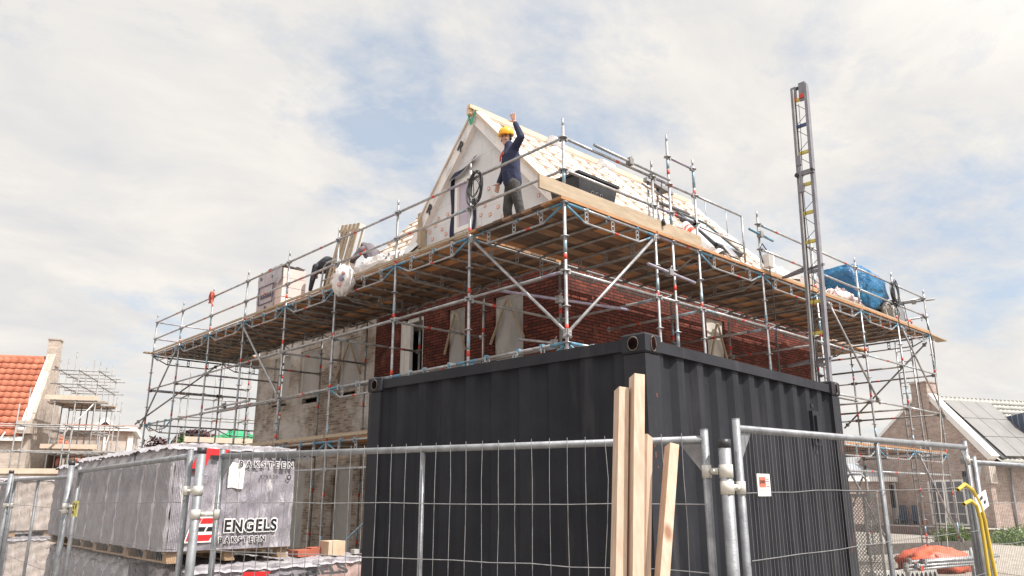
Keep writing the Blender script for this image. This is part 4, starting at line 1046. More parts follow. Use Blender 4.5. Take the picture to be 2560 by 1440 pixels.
# hoist carriage with lattice floor at the mast foot
cg = thing('hoist_carriage', 'grey hoist carriage with diamond mesh floor and bent handle beside the container', 'hoist carriage', (5.7, -1.6, 0))
m = MB(); cx, cy0, cy1, cz0, cz1 = 5.55, -1.52, -.90, .12, 1.62
for y in np.linspace(cy0, cy1, 4): m.bar((cx, y, cz0), (cx, y, cz1), .035, .03, 0, (1, 0, 0))
for z in (cz0, cz1): m.bar((cx, cy0 - .02, z), (cx, cy1 + .02, z), .045, .06)
m.bar((cx + .03, cy0 - .02, cz1 + .07), (cx + .03, cy1 + .02, cz1 + .07), .08, .03)
m.path([(cx, -1.40, cz1), (cx, -1.39, cz1 + .25), (cx, -1.33, cz1 + .34), (cx, -1.13, cz1 + .34), (cx, -1.07, cz1 + .25), (cx, -1.03, cz1)], .02, 0, 8)
m.build('carriage_frame', m_tube_dull, cg)
m = MB()
for k in range(36):
    z = cz0 + (cz1 - cz0 + .7) * k / 36
    for sg_ in (1, -1):
        a, b = Vector((cx + .012 * sg_, cy0, z)), Vector((cx + .012 * sg_, cy1, z - .72)) if sg_ > 0 else Vector((cx - .012, cy1, z - .0))
        p0 = (cy0, z) if sg_ > 0 else (cy0, z - .72); p1 = (cy1, z - .72) if sg_ > 0 else (cy1, z)
        t0, t1 = 0., 1.
        def zt(t): return p0[1] + (p1[1] - p0[1]) * t
        dzz = p1[1] - p0[1]
        ts = sorted(((cz0 - p0[1]) / dzz, (cz1 - p0[1]) / dzz)); t0, t1 = max(0, ts[0]), min(1, ts[1])
        if t1 - t0 < .03: continue
        m.bar((cx + .01 * sg_, p0[0] + (p1[0] - p0[0]) * t0, zt(t0)), (cx + .01 * sg_, p0[0] + (p1[0] - p0[0]) * t1, zt(t1)), .008, .012, 0, (1, 0, 0))
m.build('lattice_floor', m_tube_dull, cg)
# access ladder on the far end
ld = thing('ladder', 'narrow steel access ladder standing at the far end of the scaffold', 'ladder', (14.05, .75, 0))
for y in (.98, .60):
    m = MB(); m.tube((14.05, y, .05), (14.0, y, 6.2), .022); m.build('ladder_rail', m_tube, ld)
for k in range(22): 
    m = MB(); z = .3 + k * .28; m.tube((14.05 - .05 * z / 6.2, .6, z), (14.05 - .05 * z / 6.2, .98, z), .013, 0, 6); m.build('ladder_rung', m_tube, ld)
# ------------------------------------------------------------------ things on the upper deck
DZ = H + .075
# wide loose boards
tag(MB().bar((-.52, -.015, H + .175), (3.36, -.015, H + .175), .035, .20, 0).build('scaffold_board', m_board), 'wide raw board standing on edge along the corner of the deck', 'board')
tag(MB().bar((12.5, .12, H + .10), (15.3, .22, H + .10), .25, .035, 0).build('scaffold_board', m_board), 'loose board sticking out past the far right end of the deck', 'board')
tag(MB().bar((-.25, 16.6, H + .08), (.6, 16.62, H + .06), .2, .03, 0).build('scaffold_board', m_board), 'loose board at the far left end of the deck', 'board')
# black mortar tub, a tapered tub with slotted handles
tb = thing('mortar_tub', 'black tapered plastic tub with round holes on the deck behind the corner', 'tub', (.92, .45, DZ))
m = MB(); a, b, h = .36, .24, .56
def rect(x, y, z, cx=.92, cy=.45): return [(cx - x, cy - y, DZ + z), (cx + x, cy - y, DZ + z), (cx + x, cy + y, DZ + z), (cx - x, cy + y, DZ + z)]
ks = [m.add(rect(a, b, .0)), m.add(rect(a + .08, b + .07, h)), m.add(rect(a + .11, b + .10, h)), m.add(rect(a + .11, b + .10, h + .04)), m.add(rect(a + .07, b + .06, h + .04)), m.add(rect(a - .02, b - .02, .03))]
for q in range(5):
    for i in range(4): j = (i + 1) % 4; m.face((ks[q] + i, ks[q] + j, ks[q + 1] + j, ks[q + 1] + i))
m.face([ks[0] + i for i in range(4)][::-1]); m.face([ks[5] + i for i in range(4)])
m.build('tub_body', m_black, tb)
m_greyrim = M('pale_grey_plastic', (.30, .30, .31), (.25, .25, .26), 8, .5)
m = MB()
def fx(z): return .92 - a - .085 * z / h - .004
for k, y in enumerate((.38, .47, .56)): m.path([(fx(.3) + 0, y + .035 * math.cos(q * .9), DZ + .30 + .035 * math.sin(q * .9)) for q in range(7)], .007, 0, 4, True)
m.path([(fx(.3), .63 + .03 * math.cos(q * .9), DZ + .28 + .05 * math.sin(q * .9)) for q in range(7)], .007, 0, 4, True)
fy = lambda z: .45 - b - .075 * z / h - .004
for x in (.80, .90, 1.0): m.path([(x + .03 * math.cos(q * .9), fy(.34), DZ + .34 + .03 * math.sin(q * .9)) for q in range(7)], .007, 0, 4, True)
m.build('handle_hole_rim', m_greyrim, tb)
# cable coil hanging on a standard
def coil(name, label, c, ax, ay, r, n=9, tail=.6, rt_=.010):
    m = MB(); rnd = random.Random(int(c[0] * 10 + c[1] * 7)); pts = []
    ax, ay = Vector(ax), Vector(ay); az = ax.cross(ay)
    for k in range(n * 18):
        q = k / 18; t = 2 * math.pi * q; rr = r * (1 + .18 * math.sin(q * 2.3 + c[0])) 
        pts.append(Vector(c) + ax * (rr * .72 * math.cos(t) + .03 * math.sin(q * 5)) + ay * (rr * math.sin(t) - .06 * math.sin(q)) + az * (.025 * math.sin(q * 3.1)))
    m.path(pts, rt_, 0, 5)
    m.path([Vector(c) + ay * r, Vector(c) + ay * (r + .05) + az * .05, Vector(c) - ax * .05 + ay * (r * .5), Vector(c) - ax * .02 - ay * tail], rt_, 0, 5)
    o = m.build(name, m_black); return tag(o, label, 'cable')
coil('cable_coil', 'big coil of black cable hanging on the standard in front of the gable window', (-.08, 1.86, H + .77), (-.1, -1, 0), (0, 0, 1), .24, 11, .35, .0065)
coil('cable_coil', 'tangle of black cable hung on the standard near the blue tarpaulin', (11.62, -.06, H + .75), (1, 0, 0), (0, 0, 1), .26, 9, .9)
m = MB(); m.path([(-.05 + .045 * math.cos(t * 1.1) , 12.44 + .11 * math.cos(t), H + .98 + .13 * math.sin(t * .93)) for t in np.linspace(0, 19, 60)], .018, 0, 6); m.path([(-.05, 12.42, H + 1), (-.06, 12.33, H + .8), (-.05, 12.3, H + .72)], .02, 0, 6)
tag(m.build('red_rope', m_redsign), 'red strap wound round the guard rail on the left side', 'rope')
# grey junction box on the standard
t = thing('junction_box', 'small white electric box fixed to a scaffold standard with black cable', 'electric box', (5.45, -.08, H + .25))
m = MB(); m.mm((5.38, -.16, H + .14), (5.58, -.03, H + .38)); m.build('box_body', m_frame, t)
m = MB(); m.path([(5.36, -.05, H + .2), (5.25, -.05, H + .45), (5.38, -.05, H + .6), (5.5, -.06, H + .5)], .012, 0, 6); m.path([(5.5, -.09, H + .14), (5.52, -.1, H - .5), (5.5, -.1, H - 2), (5.52, -.1, H - 4)], .01, 0, 6); m.build('box_cable', m_black, t)
m = MB(); m.path([(2.28, -.05, H + .98), (2.24, -.06, H + .8), (2.26, -.06, H + .45), (2.26, -.06, H + .3)], .009, 0, 5); m.tube((2.26, -.06, H + .30), (2.26, -.06, H + .2), .03, 0, 8)
tag(m.build('hanging_plug', m_black), 'black plug dangling on a cord from the right guard rail', 'plug')
# wrapped block pack on the left deck
m_deckwrap = film_mat('film_over_lilac_block', (.42, .355, .37), (.36, .30, .32), .25, R(20), .5)
bp = thing('block_pack', 'tall film wrapped pack of pale blocks with a printed frame on the left deck', 'block pack', (.45, 9.5, DZ), 0)
m = MB(); rnd = random.Random(8)
X0, X1, Y0, Y1, HH = .42, 1.05, 9.5, 10.75, 1.2
m.grid(lambda u, v: (X0 + .012 * vnoise(u * 3, v * 4, 2), Y0 + .35 + (Y1 - Y0 - .35) * u, DZ + HH * v + .03 * u * v), 16, 14, 0)
for k in range(5):
    z = DZ + k * .235; m.mm((X0 + .03 + .02 * rnd.random(), Y0 + .02 * rnd.random(), z + .004), (X1, Y0 + .36, z + .23), 1)
    m.mm((X0 + .02, Y0 + .37, z + .004), (X1, Y1 - .02, z + .23), 1)
m.build('wrapped_blocks', [m_deckwrap, M('lilac_white_block', (.62, .52, .49), (.55, .45, .42), 5, .6)], bp, fix=False)
m = MB(); m.grid(lambda u, v: (X0 + (X1 - X0) * v, Y0 + (Y1 - Y0) * u, DZ + HH + .03 + .10 * math.sin(u * 3.2) * (1 - u * .5) * math.sin(.3 + v * 2.5) + .03 * vnoise(u * 3, v * 3)), 14, 8)
m.grid(lambda u, v: (X0 - .012 - .015 * math.sin(u * 9), Y0 - .02 + .45 * u, DZ + HH + .05 - v * (.36 + .1 * math.sin(u * 4))), 8, 6); m.build('loose_film', m_filmlight, bp, fix=False)
m_print = M('navy_print', (.05, .05, .10), (.07, .07, .13), 9, .5)
m = MB(); x = X0 - .018
for a, b in (((9.88, .42), (10.62, .42)), ((9.88, .86), (10.62, .86)), ((9.88, .42), (9.88, .86)), ((10.62, .42), (10.62, .86))): m.bar((x, a[0], DZ + a[1]), (x, b[0], DZ + b[1]), .006, .022, 0, (1, 0, 0) if a[0] == b[0] else (0, 0, 1))
for y in (9.98, 10.1, 10.2, 10.33, 10.45): m.mm((x - .004, y, DZ + .55), (x + .004, y + .07, DZ + .64))
for y, z in ((9.95, .15), (10.2, .2), (10.5, .12), (10.22, .28), (9.93, 1.0), (10.55, 1.05)): m.mm((x - .004, y, DZ + z), (x + .004, y + .06, DZ + z + .07))
m.build('printed_frame', m_print, bp)
# pallet standing upright
pt = thing('pallet', 'wooden pallet standing upright on the left deck beside the crouched workers', 'pallet', (1.0, 7.6, DZ))
rm = Matrix.Rotation(R(7), 4, 'Y') @ Matrix.Rotation(R(11), 4, 'X'); P0 = Vector((1.0, 7.85, DZ))
def pb(name, lo_, hi_, mat):
    m = MB(); m.mm(lo_, hi_); m.v = [tuple(P0 + (rm @ Vector(v))) for v in m.v]; m.build(name, mat, pt)
for y in (0, .42, .84): pb('pallet_runner', (.0, y, 0), (.13, y + .1, 1.62), m_whitewood if y == .84 else m_pallet) if False else None
m_whitewood = M('pale_end_wood', (.78, .72, .66), (.70, .63, .57), 4, .6)
for y in (.0, .19, .38, .57, .74): pb('pallet_slat', (-.02, y, .0), (.0, y + .10, 1.98), m_board)
for z in (0.02, .92, 1.86): pb('pallet_runner', (.001, 0, z), (.13, .84, z + .12), m_whitewood)
for y in (.0, .37, .74): pb('pallet_slat', (.131, y, .0), (.15, y + .1, 1.98), m_whitewood)
pb('pallet_slat', (.0, .842, .0), (.15, .862, 1.98), m_whitewood)
# bent steel trestle lying against the pallet
m = MB(); m.path([(.55, 7.1, DZ), (.6, 7.15, DZ + .8), (.62, 7.25, DZ + .9), (.62, 7.75, DZ + .92), (.6, 7.85, DZ + .82), (.55, 7.9, DZ)], .022, 0, 8); m.tube((.58, 7.12, DZ + .5), (.58, 7.87, DZ + .52), .018); m.tube((.5, 7.2, DZ + .2), (.42, 8.75, DZ + .18), .03, 0, 8); m.tube((.57, 8.4, DZ + .19), (.5, 8.35, DZ), .015); m.tube((.57, 7.3, DZ + .4), (.4, 8.2, DZ), .015)
tag(m.build('trestle', m_tube), 'grey tube trestle in front of the upright pallet', 'trestle')
# white plastic: hanging bag and crumpled sheet
m_bag = film_mat('milky_film', (.74, .70, .68), (.60, .565, .56), .5, R(15), .8)
def blob(name, label, cat, c, rad, mat, seed, n=26, amp=.16, flat=0):
    m = MB(); sphere(m, (0, 0, 0), 1.0, n); out = []
    for v in m.v:
        k = 1 + amp * (vnoise(v[0] * 1.3 + seed, v[1] * 1.5 + v[2], seed) + .6 * vnoise(v[1] * 3 + seed, v[2] * 3 - v[0] * 2, seed + 4) + .3 * vnoise(v[2] * 7, v[0] * 6 + v[1] * 5, seed + 2))
        z = v[2] * k; z = max(z, -.45) if flat else z
        out.append((c[0] + v[0] * k * rad[0], c[1] + v[1] * k * rad[1], c[2] + z * rad[2]))
    m.v = out; o = m.build(name, mat)
    return tag(o, label, cat) if label else o
t = thing('plastic_bag', 'milky plastic bag with rubbish hanging over the deck edge', 'bag', (-.12, 5.75, H))
o = blob('bag_body', None, None, (-.12, 5.72, H + .02), (.17, .30, .30), m_bag, 3); COL.objects.unlink(o); link(o, t)
m = MB()
for y, z, s_, k in ((5.55, .02, .10, 0), (5.62, -.1, .07, 1), (5.48, .1, .06, 1), (5.88, .1, .05, 1)): sphere(m, (-.265, y, H + z), (.03, s_, s_ * .7), 8, k)
m.build('rubbish_print', [M('blue_grey_rubbish', (.25, .25, .33), (.3, .28, .34), 6, .6), M('pale_red_rubbish', (.55, .25, .24), (.6, .4, .38), 12, .6)], t)
blob('plastic_sheet', 'crumpled white plastic sheet lying along the deck in front of the lower roof', 'sheet', (.35, 5.25, H + .22), (.25, .95, .26), m_bag, 9, 34, .28, 1)
blob('plastic_sheet', 'white plastic heap on the right deck beside the grey covered stack', 'sheet', (7.45, .8, H + .28), (.4, .3, .42), m_bag, 15, 30, .3, 1)
blob('sack_heap', 'pink and white film sacks heaped on the right deck left of the blue tarpaulin', 'sacks', (9.7, .45, H + .25), (.75, .3, .30), film_mat('pink_film', (.66, .48, .45), (.50, .36, .36), .6, R(30), .9), 21, 34, .25, 1)
t = thing('covered_stack', 'low stack under a grey beige cover behind the hoist mast', 'stack', (8.45, .9, DZ))
m = MB(); m.mm((7.95, .55, DZ), (9.0, 1.3, DZ + .42)); m.build('stack_body', M('brown_block', (.35, .28, .24), (.28, .22, .19), 6, .8), t)
m = MB(); m.grid(lambda u, v: (7.9 + 1.15 * u, .50 + .85 * v, DZ + .46 + .05 * vnoise(u * 3, v * 3, 6) + .16 * math.sin(u * 3.1) - .02), 14, 10); m.grid(lambda u, v: (7.9 + 1.15 * u, .50 - .02 * math.sin(u * 20), DZ + .46 + .16 * math.sin(u * 3.1) - v * .22), 14, 4); m.build('stack_cover', M('beige_cover', (.42, .37, .35), (.34, .3, .28), 4, .6, 0, .4, 10), t, fix=False)
# mixer under a blue tarpaulin with wheels showing
mx = thing('covered_mixer', 'machine on two small wheels under a creased blue tarpaulin at the right end', 'machine', (11.6, .8, DZ))
m_tarp = M('blue_tarpaulin', (.014, .10, .25), (.018, .16, .30), 2.2, .4, 0, 1.0, 2.6, (1, 1.6, 1), bd=.12)
m = MB(); sphere(m, (0, 0, 0), 1, 44)
out = []
for v in m.v:
    sgn = lambda q, e: math.copysign(abs(q) ** e, q)
    x, y, z = sgn(v[0], .5) * .90, sgn(v[1], .5) * .55, sgn(v[2], .42) * .58
    f_ = .07 * abs(vnoise(v[0] * .7 + v[2] * .5, v[2] * .6 - v[0] * .3, 5)) + .05 * abs(vnoise(v[0] * 1.6 - v[2], v[1] + v[2] * .4, 1)) + .05 * vnoise(v[0] * 2, v[2] * 2.5 + v[1], 3) + .015 * vnoise(v[2] * 3 + v[0] * 2, v[1] * 3, 8)
    x *= 1 + f_; y *= 1 + f_ * 1.4; z *= 1 + f_ * .6
    z -= .10 * (x + .5) if z > 0 else 0
    if z < -.1 and x < -.5: x *= .9
    if z < 0 and x > 0: z *= .45
    out.append((11.15 + x, .75 + y, DZ + .72 + z))
m.v = out; m.build('tarpaulin', m_tarp, mx)
m_wheel = M('dusty_wheel', (.34, .31, .28), (.22, .20, .18), 9, .8)
for x in (11.55, 12.0):
    m = MB(); m.tube((x, .12, DZ + .24), (x, .22, DZ + .24), .235, 0, 20); m.tube((x, .10, DZ + .24), (x, .12, DZ + .24), .09, 0, 12); w_ = m.build('wheel', m_wheel, mx)
    m = MB(); m.path([(x + .205 * math.cos(q * .33), .112, DZ + .24 + .205 * math.sin(q * .33)) for q in range(19)], .018, 0, 5, True); m.build('rim', m_alul, w_)
m = MB(); m.bar((11.2, .4, DZ + .3), (12.1, .4, DZ + .5), .08, .08); m.bar((11.55, .2, DZ + .24), (12.0, .2, DZ + .24), .05, .05); m.build('machine_frame', m_tube_dull, mx)
t = thing('tool_crate', 'black crate with grey lid side standing right of the blue tarpaulin', 'crate', (12.3, .5, DZ))
m = MB(); m.mm((12.3, .25, DZ), (12.85, .8, DZ + .62)); m.mm((12.27, .22, DZ + .62), (12.88, .83, DZ + .68)); m.build('crate_body', m_black, t)
m = MB(); m.mm((12.5, .225, DZ + .08), (12.8, .249, DZ + .55)); m.build('crate_panel', m_alu, t)
t = thing('cable_reel', 'red cable reel beside a small black box at the end of the right deck', 'cable reel', (13.1, .3, DZ))
m = MB(); m.path([(13.1 + .12 * math.cos(q), .22 + .02 * math.sin(q * 7), DZ + .16 + .12 * math.sin(q)) for q in np.linspace(0, 25, 70)], .018, 0, 5); m.build('cable', m_redsign, t)
m = MB(); m.mm((12.78, .28, DZ), (13.0, .5, DZ + .5)); m.build('reel_box', m_black, t)
m = MB(); m.path([(13.15, -.05, H + .3), (13.3, -.05, H + .5), (13.5, -.05, H + .35), (13.68, -.05, H - .1), (13.7, -.05, H - .9)], .012, 0, 5); m.path([(12.05, -.06, H + .6), (12.2, -.06, H), (12.4, -.06, H - 2.5), (12.3, -.07, H - 5.3)], .008, 0, 5)
tag(m.build('hanging_cable', m_black), 'thin black cable hanging from the right end of the deck', 'cable')
m = MB(); m.path([(13.2, -.25, H - .2), (12.9, -.25, H - 2), (12.2, -.3, H - 4), (11.9, -.3, .1)], .009, 0, 5); tag(m.build('guy_rope', m_alul), 'pale guy rope running down beside the access ladder', 'rope')

# ------------------------------------------------------------------ people
def limb(mb, pts, rad): chain(mb, [Vector(p) for p in pts], rad, 10)
def hand(mb, wrist, d, n, size=1.0, spread=.35, curl=.25, side=1):
    """palm and five unequal fingers; d = direction of the fingers, n = palm normal"""
    w, d, n = Vector(wrist), Vector(d).normalized(), Vector(n).normalized(); s_ = d.cross(n).normalized() * side
    pc = w + d * .05 * size
    for k in (-1, -.33, .33, 1): chain(mb, [w + s_ * .012 * k, pc + d * .045 * size + s_ * .030 * k * size], [.016 * size, .013 * size], 8)
    for k, L in zip((-1, -.33, .33, 1), (.062, .078, .084, .070)):
        a = pc + d * .045 * size + s_ * .030 * k * size; f1 = (d + s_ * k * spread * .5 + n * curl * .3).normalized(); f2 = (f1 + n * curl).normalized()
        b = a + f1 * L * .55 * size; c = b + f2 * L * .5 * size; chain(mb, [a, b, c], [.0105 * size, .0095 * size, .008 * size], 8)
    a = w + d * .025 * size + s_ * .03 * size; f1 = (d * .55 + s_ * .8 + n * .2).normalized(); b = a + f1 * .045 * size; c = b + (f1 + d * .5).normalized() * .035 * size
    chain(mb, [a, b, c], [.0135 * size, .0115 * size, .009 * size], 8)
def head(mb, c, f, tilt=0):
    """skull, jaw, nose, ears; f = facing"""
    f = Vector(f).normalized(); c = Vector(c); r = f.cross(Vector((0, 0, 1))).normalized(); u = r.cross(f)
    sphere(mb, c + u * .03, (.078, .078, .098), 18); chain(mb, [c - u * .02 + f * .03, c - u * .085 + f * .045], [.066, .042], 12); sphere(mb, c + f * .03, (.062, .062, .085), 14)
    chain(mb, [c + f * .086 + u * .012, c + f * .108 - u * .022], [.011, .015], 8)
    for q in (-1, 1): sphere(mb, c + r * .078 * q - f * .005 - u * .005, (.014, .016, .03), 8); sphere(mb, c + f * .072 + r * .035 * q - u * .02, (.025, .025, .022), 8)
# man waving
PX, PY, PZ = .47, 1.565, DZ - .02
pr_ = thing('person', 'person in yellow helmet and navy sweater waving from the corner of the deck', 'person', (PX, PY, PZ))
face = Vector((-.88, -.38, -.12)).normalized(); rgt = face.cross(Vector((0, 0, 1))).normalized()  # his right hand side
fh = Vector((face.x, face.y, 0)).normalized(); tow = (Vector((-.92, .30, 0))).normalized()
def W_(r, f, z): return Vector((PX, PY, PZ)) + side_v * r + tow * f + Vector((0, 0, z))
side_v = tow.cross(Vector((0, 0, 1))).normalized()      # camera-left of him is +side? resolved by sign below
ls = -1                                                   # his left arm is the raised one
body = MB()
hips = W_(0, 0, .94); chest = W_(.0, .03, 1.30); neck = W_(.0, .05, 1.51)
hc = W_(.045, .10, 1.645)
limb(body, [W_(.075, 0, .86), W_(.11, .04, .50), W_(.12, .0, .09)], [.070, .052, .044]); limb(body, [W_(-.07, .02, .86), W_(-.085, -.06, .50), W_(-.095, -.16, .09)], [.070, .052, .044])
limb(body, [W_(.12, .0, .06), W_(.14, .16, .04)], [.045, .04]); limb(body, [W_(-.11, -.16, .06), W_(-.12, 0, .04)], [.045, .04])
limb(body, [hips, W_(0, .02, 1.12), chest, neck, hc - Vector((0, 0, .06))], [.105, .105, .115, .062, .055])
rs, re, rw = W_(.19, .03, 1.43), W_(.25, .05, 1.14), W_(.22, .16, .90)
lsn, le, lw = W_(-.17, .03, 1.43), W_(-.36, .02, 1.52), W_(-.29, .10, 1.79)
limb(body, [chest + Vector((0, 0, .08)), rs], [.08, .055]); limb(body, [chest + Vector((0, 0, .08)), lsn], [.08, .056])
limb(body, [rs, re, rw], [.056, .043, .030]); limb(body, [lsn, le, lw], [.058, .045, .031])
head(body, hc, face)
hand(body, lw, (lw - le).normalized() * .8 + Vector((0, 0, .5)), face, 1.05, .55, .06, -1)
hand(body, rw, Vector((.0, .0, -1)) + tow * .25, side_v * -1, 1.0, .1, .5, 1)
remesh(body, 'body', m_skin, pr_, voxel=.009, smooth=1)
sw = MB()
limb(sw, [W_(0, 0.005, .88), W_(0, .03, 1.02), W_(0, .03, 1.15), W_(.0, .035, 1.32), W_(0, .045, 1.44)], [.158, .158, .152, .155, .11])
limb(sw, [W_(.07, .0, .88), W_(.08, .03, 1.1), W_(.09, .03, 1.32)], [.102, .104, .106]); limb(sw, [W_(-.07, .0, .88), W_(-.08, .03, 1.1), W_(-.09, .03, 1.32)], [.102, .104, .106])
limb(sw, [W_(.08, .03, 1.37), rs, re, rw.lerp(re, .12)], [.09, .074, .060, .045]); limb(sw, [W_(-.08, .03, 1.37), lsn, le, lw.lerp(le, .1)], [.09, .076, .062, .046])
limb(sw, [W_(0, .045, 1.44), W_(.01, .065, 1.525)], [.10, .082]); limb(sw, [W_(.1, .11, 1.44), W_(.14, .14, 1.38)], [.03, .025])
sw_o = remesh(sw, 'sweater', m_navy, pr_, voxel=.012, smooth=3)
tr = MB()
limb(tr, [W_(.0, 0, .90), W_(0, 0, .84)], [.135, .14])
limb(tr, [W_(.075, 0, .83), W_(.105, .04, .52), W_(.108, .05, .44), W_(.12, .0, .10)], [.108, .082, .078, .070]); limb(tr, [W_(-.07, .02, .83), W_(-.085, -.05, .52), W_(-.085, -.07, .44), W_(-.09, -.15, .10)], [.108, .082, .078, .070])
limb(tr, [W_(.19, .02, .72), W_(.19, .03, .58)], [.035, .04])
remesh(tr, 'trousers', m_trouser, pr_, voxel=.012, smooth=2)
sh = MB(); limb(sh, [W_(.12, -.02, .05), W_(.14, .2, .04)], [.055, .045]); limb(sh, [W_(-.11, -.18, .05), W_(-.12, .04, .04)], [.055, .045]); remesh(sh, 'shoes', m_black, pr_, voxel=.012)
u_ = rgt.cross(face); hr = MB(); sphere(hr, hc + Vector((0, 0, .03)) - fh * .018, (.088, .088, .098), 16); 
for q in (-1, 1): sphere(hr, hc + rgt * .080 * q - fh * .012 + Vector((0, 0, .005)), (.022, .024, .045), 8)
o = remesh(hr, 'hair', m_hair, pr_, voxel=.010)
for v in o.data.vertices:      # keep the face clear of hair
    if (v.co - hc).dot(fh) > .035 and v.co.z < hc.z + .06: v.co -= fh * .06
hl = MB(); hel = Matrix.Rotation(R(-9), 3, rgt)
prof = [(.128, -.005), (.131, .0), (.131, .03), (.125, .07), (.105, .105), (.07, .127), (.03, .137), (.005, .138)]
k0 = len(hl.v); hl.lathe((0, 0, 0), prof, 0, 24); hl.grid(lambda u, v: fh * (.115 + .065 * v * math.sin(u * math.pi)) * 1.0 + Vector((rgt.x, rgt.y, 0)) * ((u - .5) * .2) + Vector((0, 0, .0 - .012 * v)), 12, 4)
hl.bar(-fh * .09 + Vector((0, 0, .115)), fh * .09 + Vector((0, 0, .115)), .03, .045)
hl.v = [tuple(hc + Vector((0, 0, .062)) + hel @ Vector(v)) for v in hl.v]; hl.build('helmet', m_helmet, pr_)
fc = MB(); r_, uf = rgt, u_
for q in (-1, 1): 
    sphere(fc, hc + face * .083 + r_ * .032 * q + uf * .018, (.010, .010, .006), 8, 0); fc.bar(hc + face * .088 + r_ * .018 * q + uf * .036, hc + face * .082 + r_ * .050 * q + uf * .034, .008, .007, 0)
fc.bar(hc + face * .092 - r_ * .028 - uf * .052, hc + face * .092 + r_ * .028 - uf * .052, .006, .008, 1); fc.bar(hc + face * .0945 - r_ * .02 - uf * .055, hc + face * .0945 + r_ * .02 - uf * .055, .005, .005, 2)
fc.build('face_features', [m_hair, M('lips', (.35, .10, .09), (.3, .09, .08), 9, .5), m_frame], pr_)
lg = MB(); 
for k in range(5): lg.box(W_(.10 - .03 * k, .205 - .012 * abs(k - 2), 1.27 + .02 * k), (.012, .026, .05 - .012 * (k % 2)), 0, Matrix.Rotation(.4, 3, 'X'))
lg.build('chest_print', m_orange, pr_)
# crouched workers by the pallet
def worker(root, pts, label, shirt, shirt_name):
    pass
w2 = thing('person', 'dark haired person in black jacket bending down left of the upright pallet', 'person', (1.3, 9.0, DZ))
O2 = Vector((1.3, 8.72, DZ))
def V2(x, y, z): return O2 + Vector((x, y, z * 1.17))
b = MB(); hd = V2(-.05, .72, .98); f2 = Vector((-.25, .55, -.8)).normalized()
limb(b, [V2(.1, -.1, .92), V2(.1, .05, .5), V2(.1, -.1, .08)], [.09, .06, .045]); limb(b, [V2(-.1, -.1, .92), V2(-.1, .05, .5), V2(-.1, -.1, .08)], [.09, .06, .045])
limb(b, [V2(0, -.1, .95), V2(0, .25, 1.12), V2(0, .5, 1.08), V2(-.02, .60, 1.02)], [.14, .14, .15, .06])
limb(b, [V2(-.17, .45, 1.06), V2(-.22, .52, .78), V2(-.2, .66, .56)], [.06, .045, .032]); limb(b, [V2(.17, .45, 1.06), V2(.2, .5, .8), V2(.15, .62, .58)], [.06, .045, .032])
head(b, hd, f2); hand(b, V2(-.2, .66, .56), (0, .3, -1), (1, 0, 0), 1, .2, .4); hand(b, V2(.15, .62, .58), (0, .3, -1), (-1, 0, 0), 1, .2, .4)
remesh(b, 'body', m_skin, w2, voxel=.010)
b = MB(); limb(b, [V2(0, -.15, .98), V2(0, .25, 1.14), V2(0, .5, 1.09), V2(0, .57, 1.06)], [.165, .165, .17, .085]); limb(b, [V2(-.1, .45, 1.08), V2(-.19, .45, 1.06), V2(-.22, .52, .78), V2(-.2, .63, .61)], [.1, .085, .065, .05]); limb(b, [V2(.1, .45, 1.08), V2(.19, .45, 1.06), V2(.2, .5, .8), V2(.16, .6, .62)], [.1, .085, .065, .05])
remesh(b, 'jacket', M('black_jacket', (.02, .021, .03), (.035, .036, .045), 9, .8, 0, .5, 14), w2, voxel=.014)
b = MB(); limb(b, [V2(.09, -.12, .92), V2(.1, .05, .5), V2(.1, -.1, .1)], [.12, .09, .075]); limb(b, [V2(-.09, -.12, .92), V2(-.1, .05, .5), V2(-.1, -.1, .1)], [.12, .09, .075]); remesh(b, 'trousers', m_trouser, w2, voxel=.014)
b = MB(); sphere(b, hd + Vector((0, -.02, .035)) - f2 * .03, (.086, .09, .088), 14); remesh(b, 'hair', m_hair, w2, voxel=.011)
w3 = thing('person', 'person in dark grey jacket with orange patch seen from behind right of the upright pallet', 'person', (1.6, 6.9, DZ))
O3 = Vector((1.5, 7.22, DZ)); lean = Vector((-.1, .35, 0))
def V3(x, y, z): return O3 + Vector((x, y, z))
b = MB(); hd3 = V3(-.05, .42, 1.42)
limb(b, [V3(.1, 0, .9), V3(.1, .08, .5), V3(.1, -.05, .08)], [.09, .06, .045]); limb(b, [V3(-.1, 0, .9), V3(-.1, .08, .5), V3(-.1, -.05, .08)], [.09, .06, .045])
limb(b, [V3(0, 0, .92), V3(0, .1, 1.15), V3(-.02, .24, 1.32), V3(-.03, .34, 1.39)], [.14, .145, .15, .06]); limb(b, [V3(-.18, .24, 1.3), V3(-.3, .4, 1.1), V3(-.25, .6, 1.0)], [.06, .045, .032]); limb(b, [V3(.18, .22, 1.3), V3(.26, .3, 1.05), V3(.2, .5, .95)], [.06, .045, .032])
head(b, hd3, (-.3, .9, -.4)); hand(b, V3(-.25, .6, 1.0), (0, 1, -.3), (0, -.3, -1), 1, .2, .4); hand(b, V3(.2, .5, .95), (0, 1, -.3), (0, -.3, -1), 1, .2, .4)
remesh(b, 'body', m_skin, w3, voxel=.010)
b = MB(); limb(b, [V3(0, -.02, .88), V3(0, .1, 1.15), V3(-.02, .24, 1.33), V3(-.03, .31, 1.38)], [.165, .17, .17, .09]); limb(b, [V3(-.1, .24, 1.32), V3(-.19, .24, 1.3), V3(-.3, .4, 1.1), V3(-.26, .56, 1.02)], [.1, .085, .065, .05]); limb(b, [V3(.1, .24, 1.32), V3(.19, .22, 1.3), V3(.26, .3, 1.05), V3(.21, .47, .97)], [.1, .085, .065, .05])
remesh(b, 'jacket', M('charcoal_jacket', (.10, .085, .10), (.15, .13, .145), 9, .8, 0, .5, 14), w3, voxel=.014)
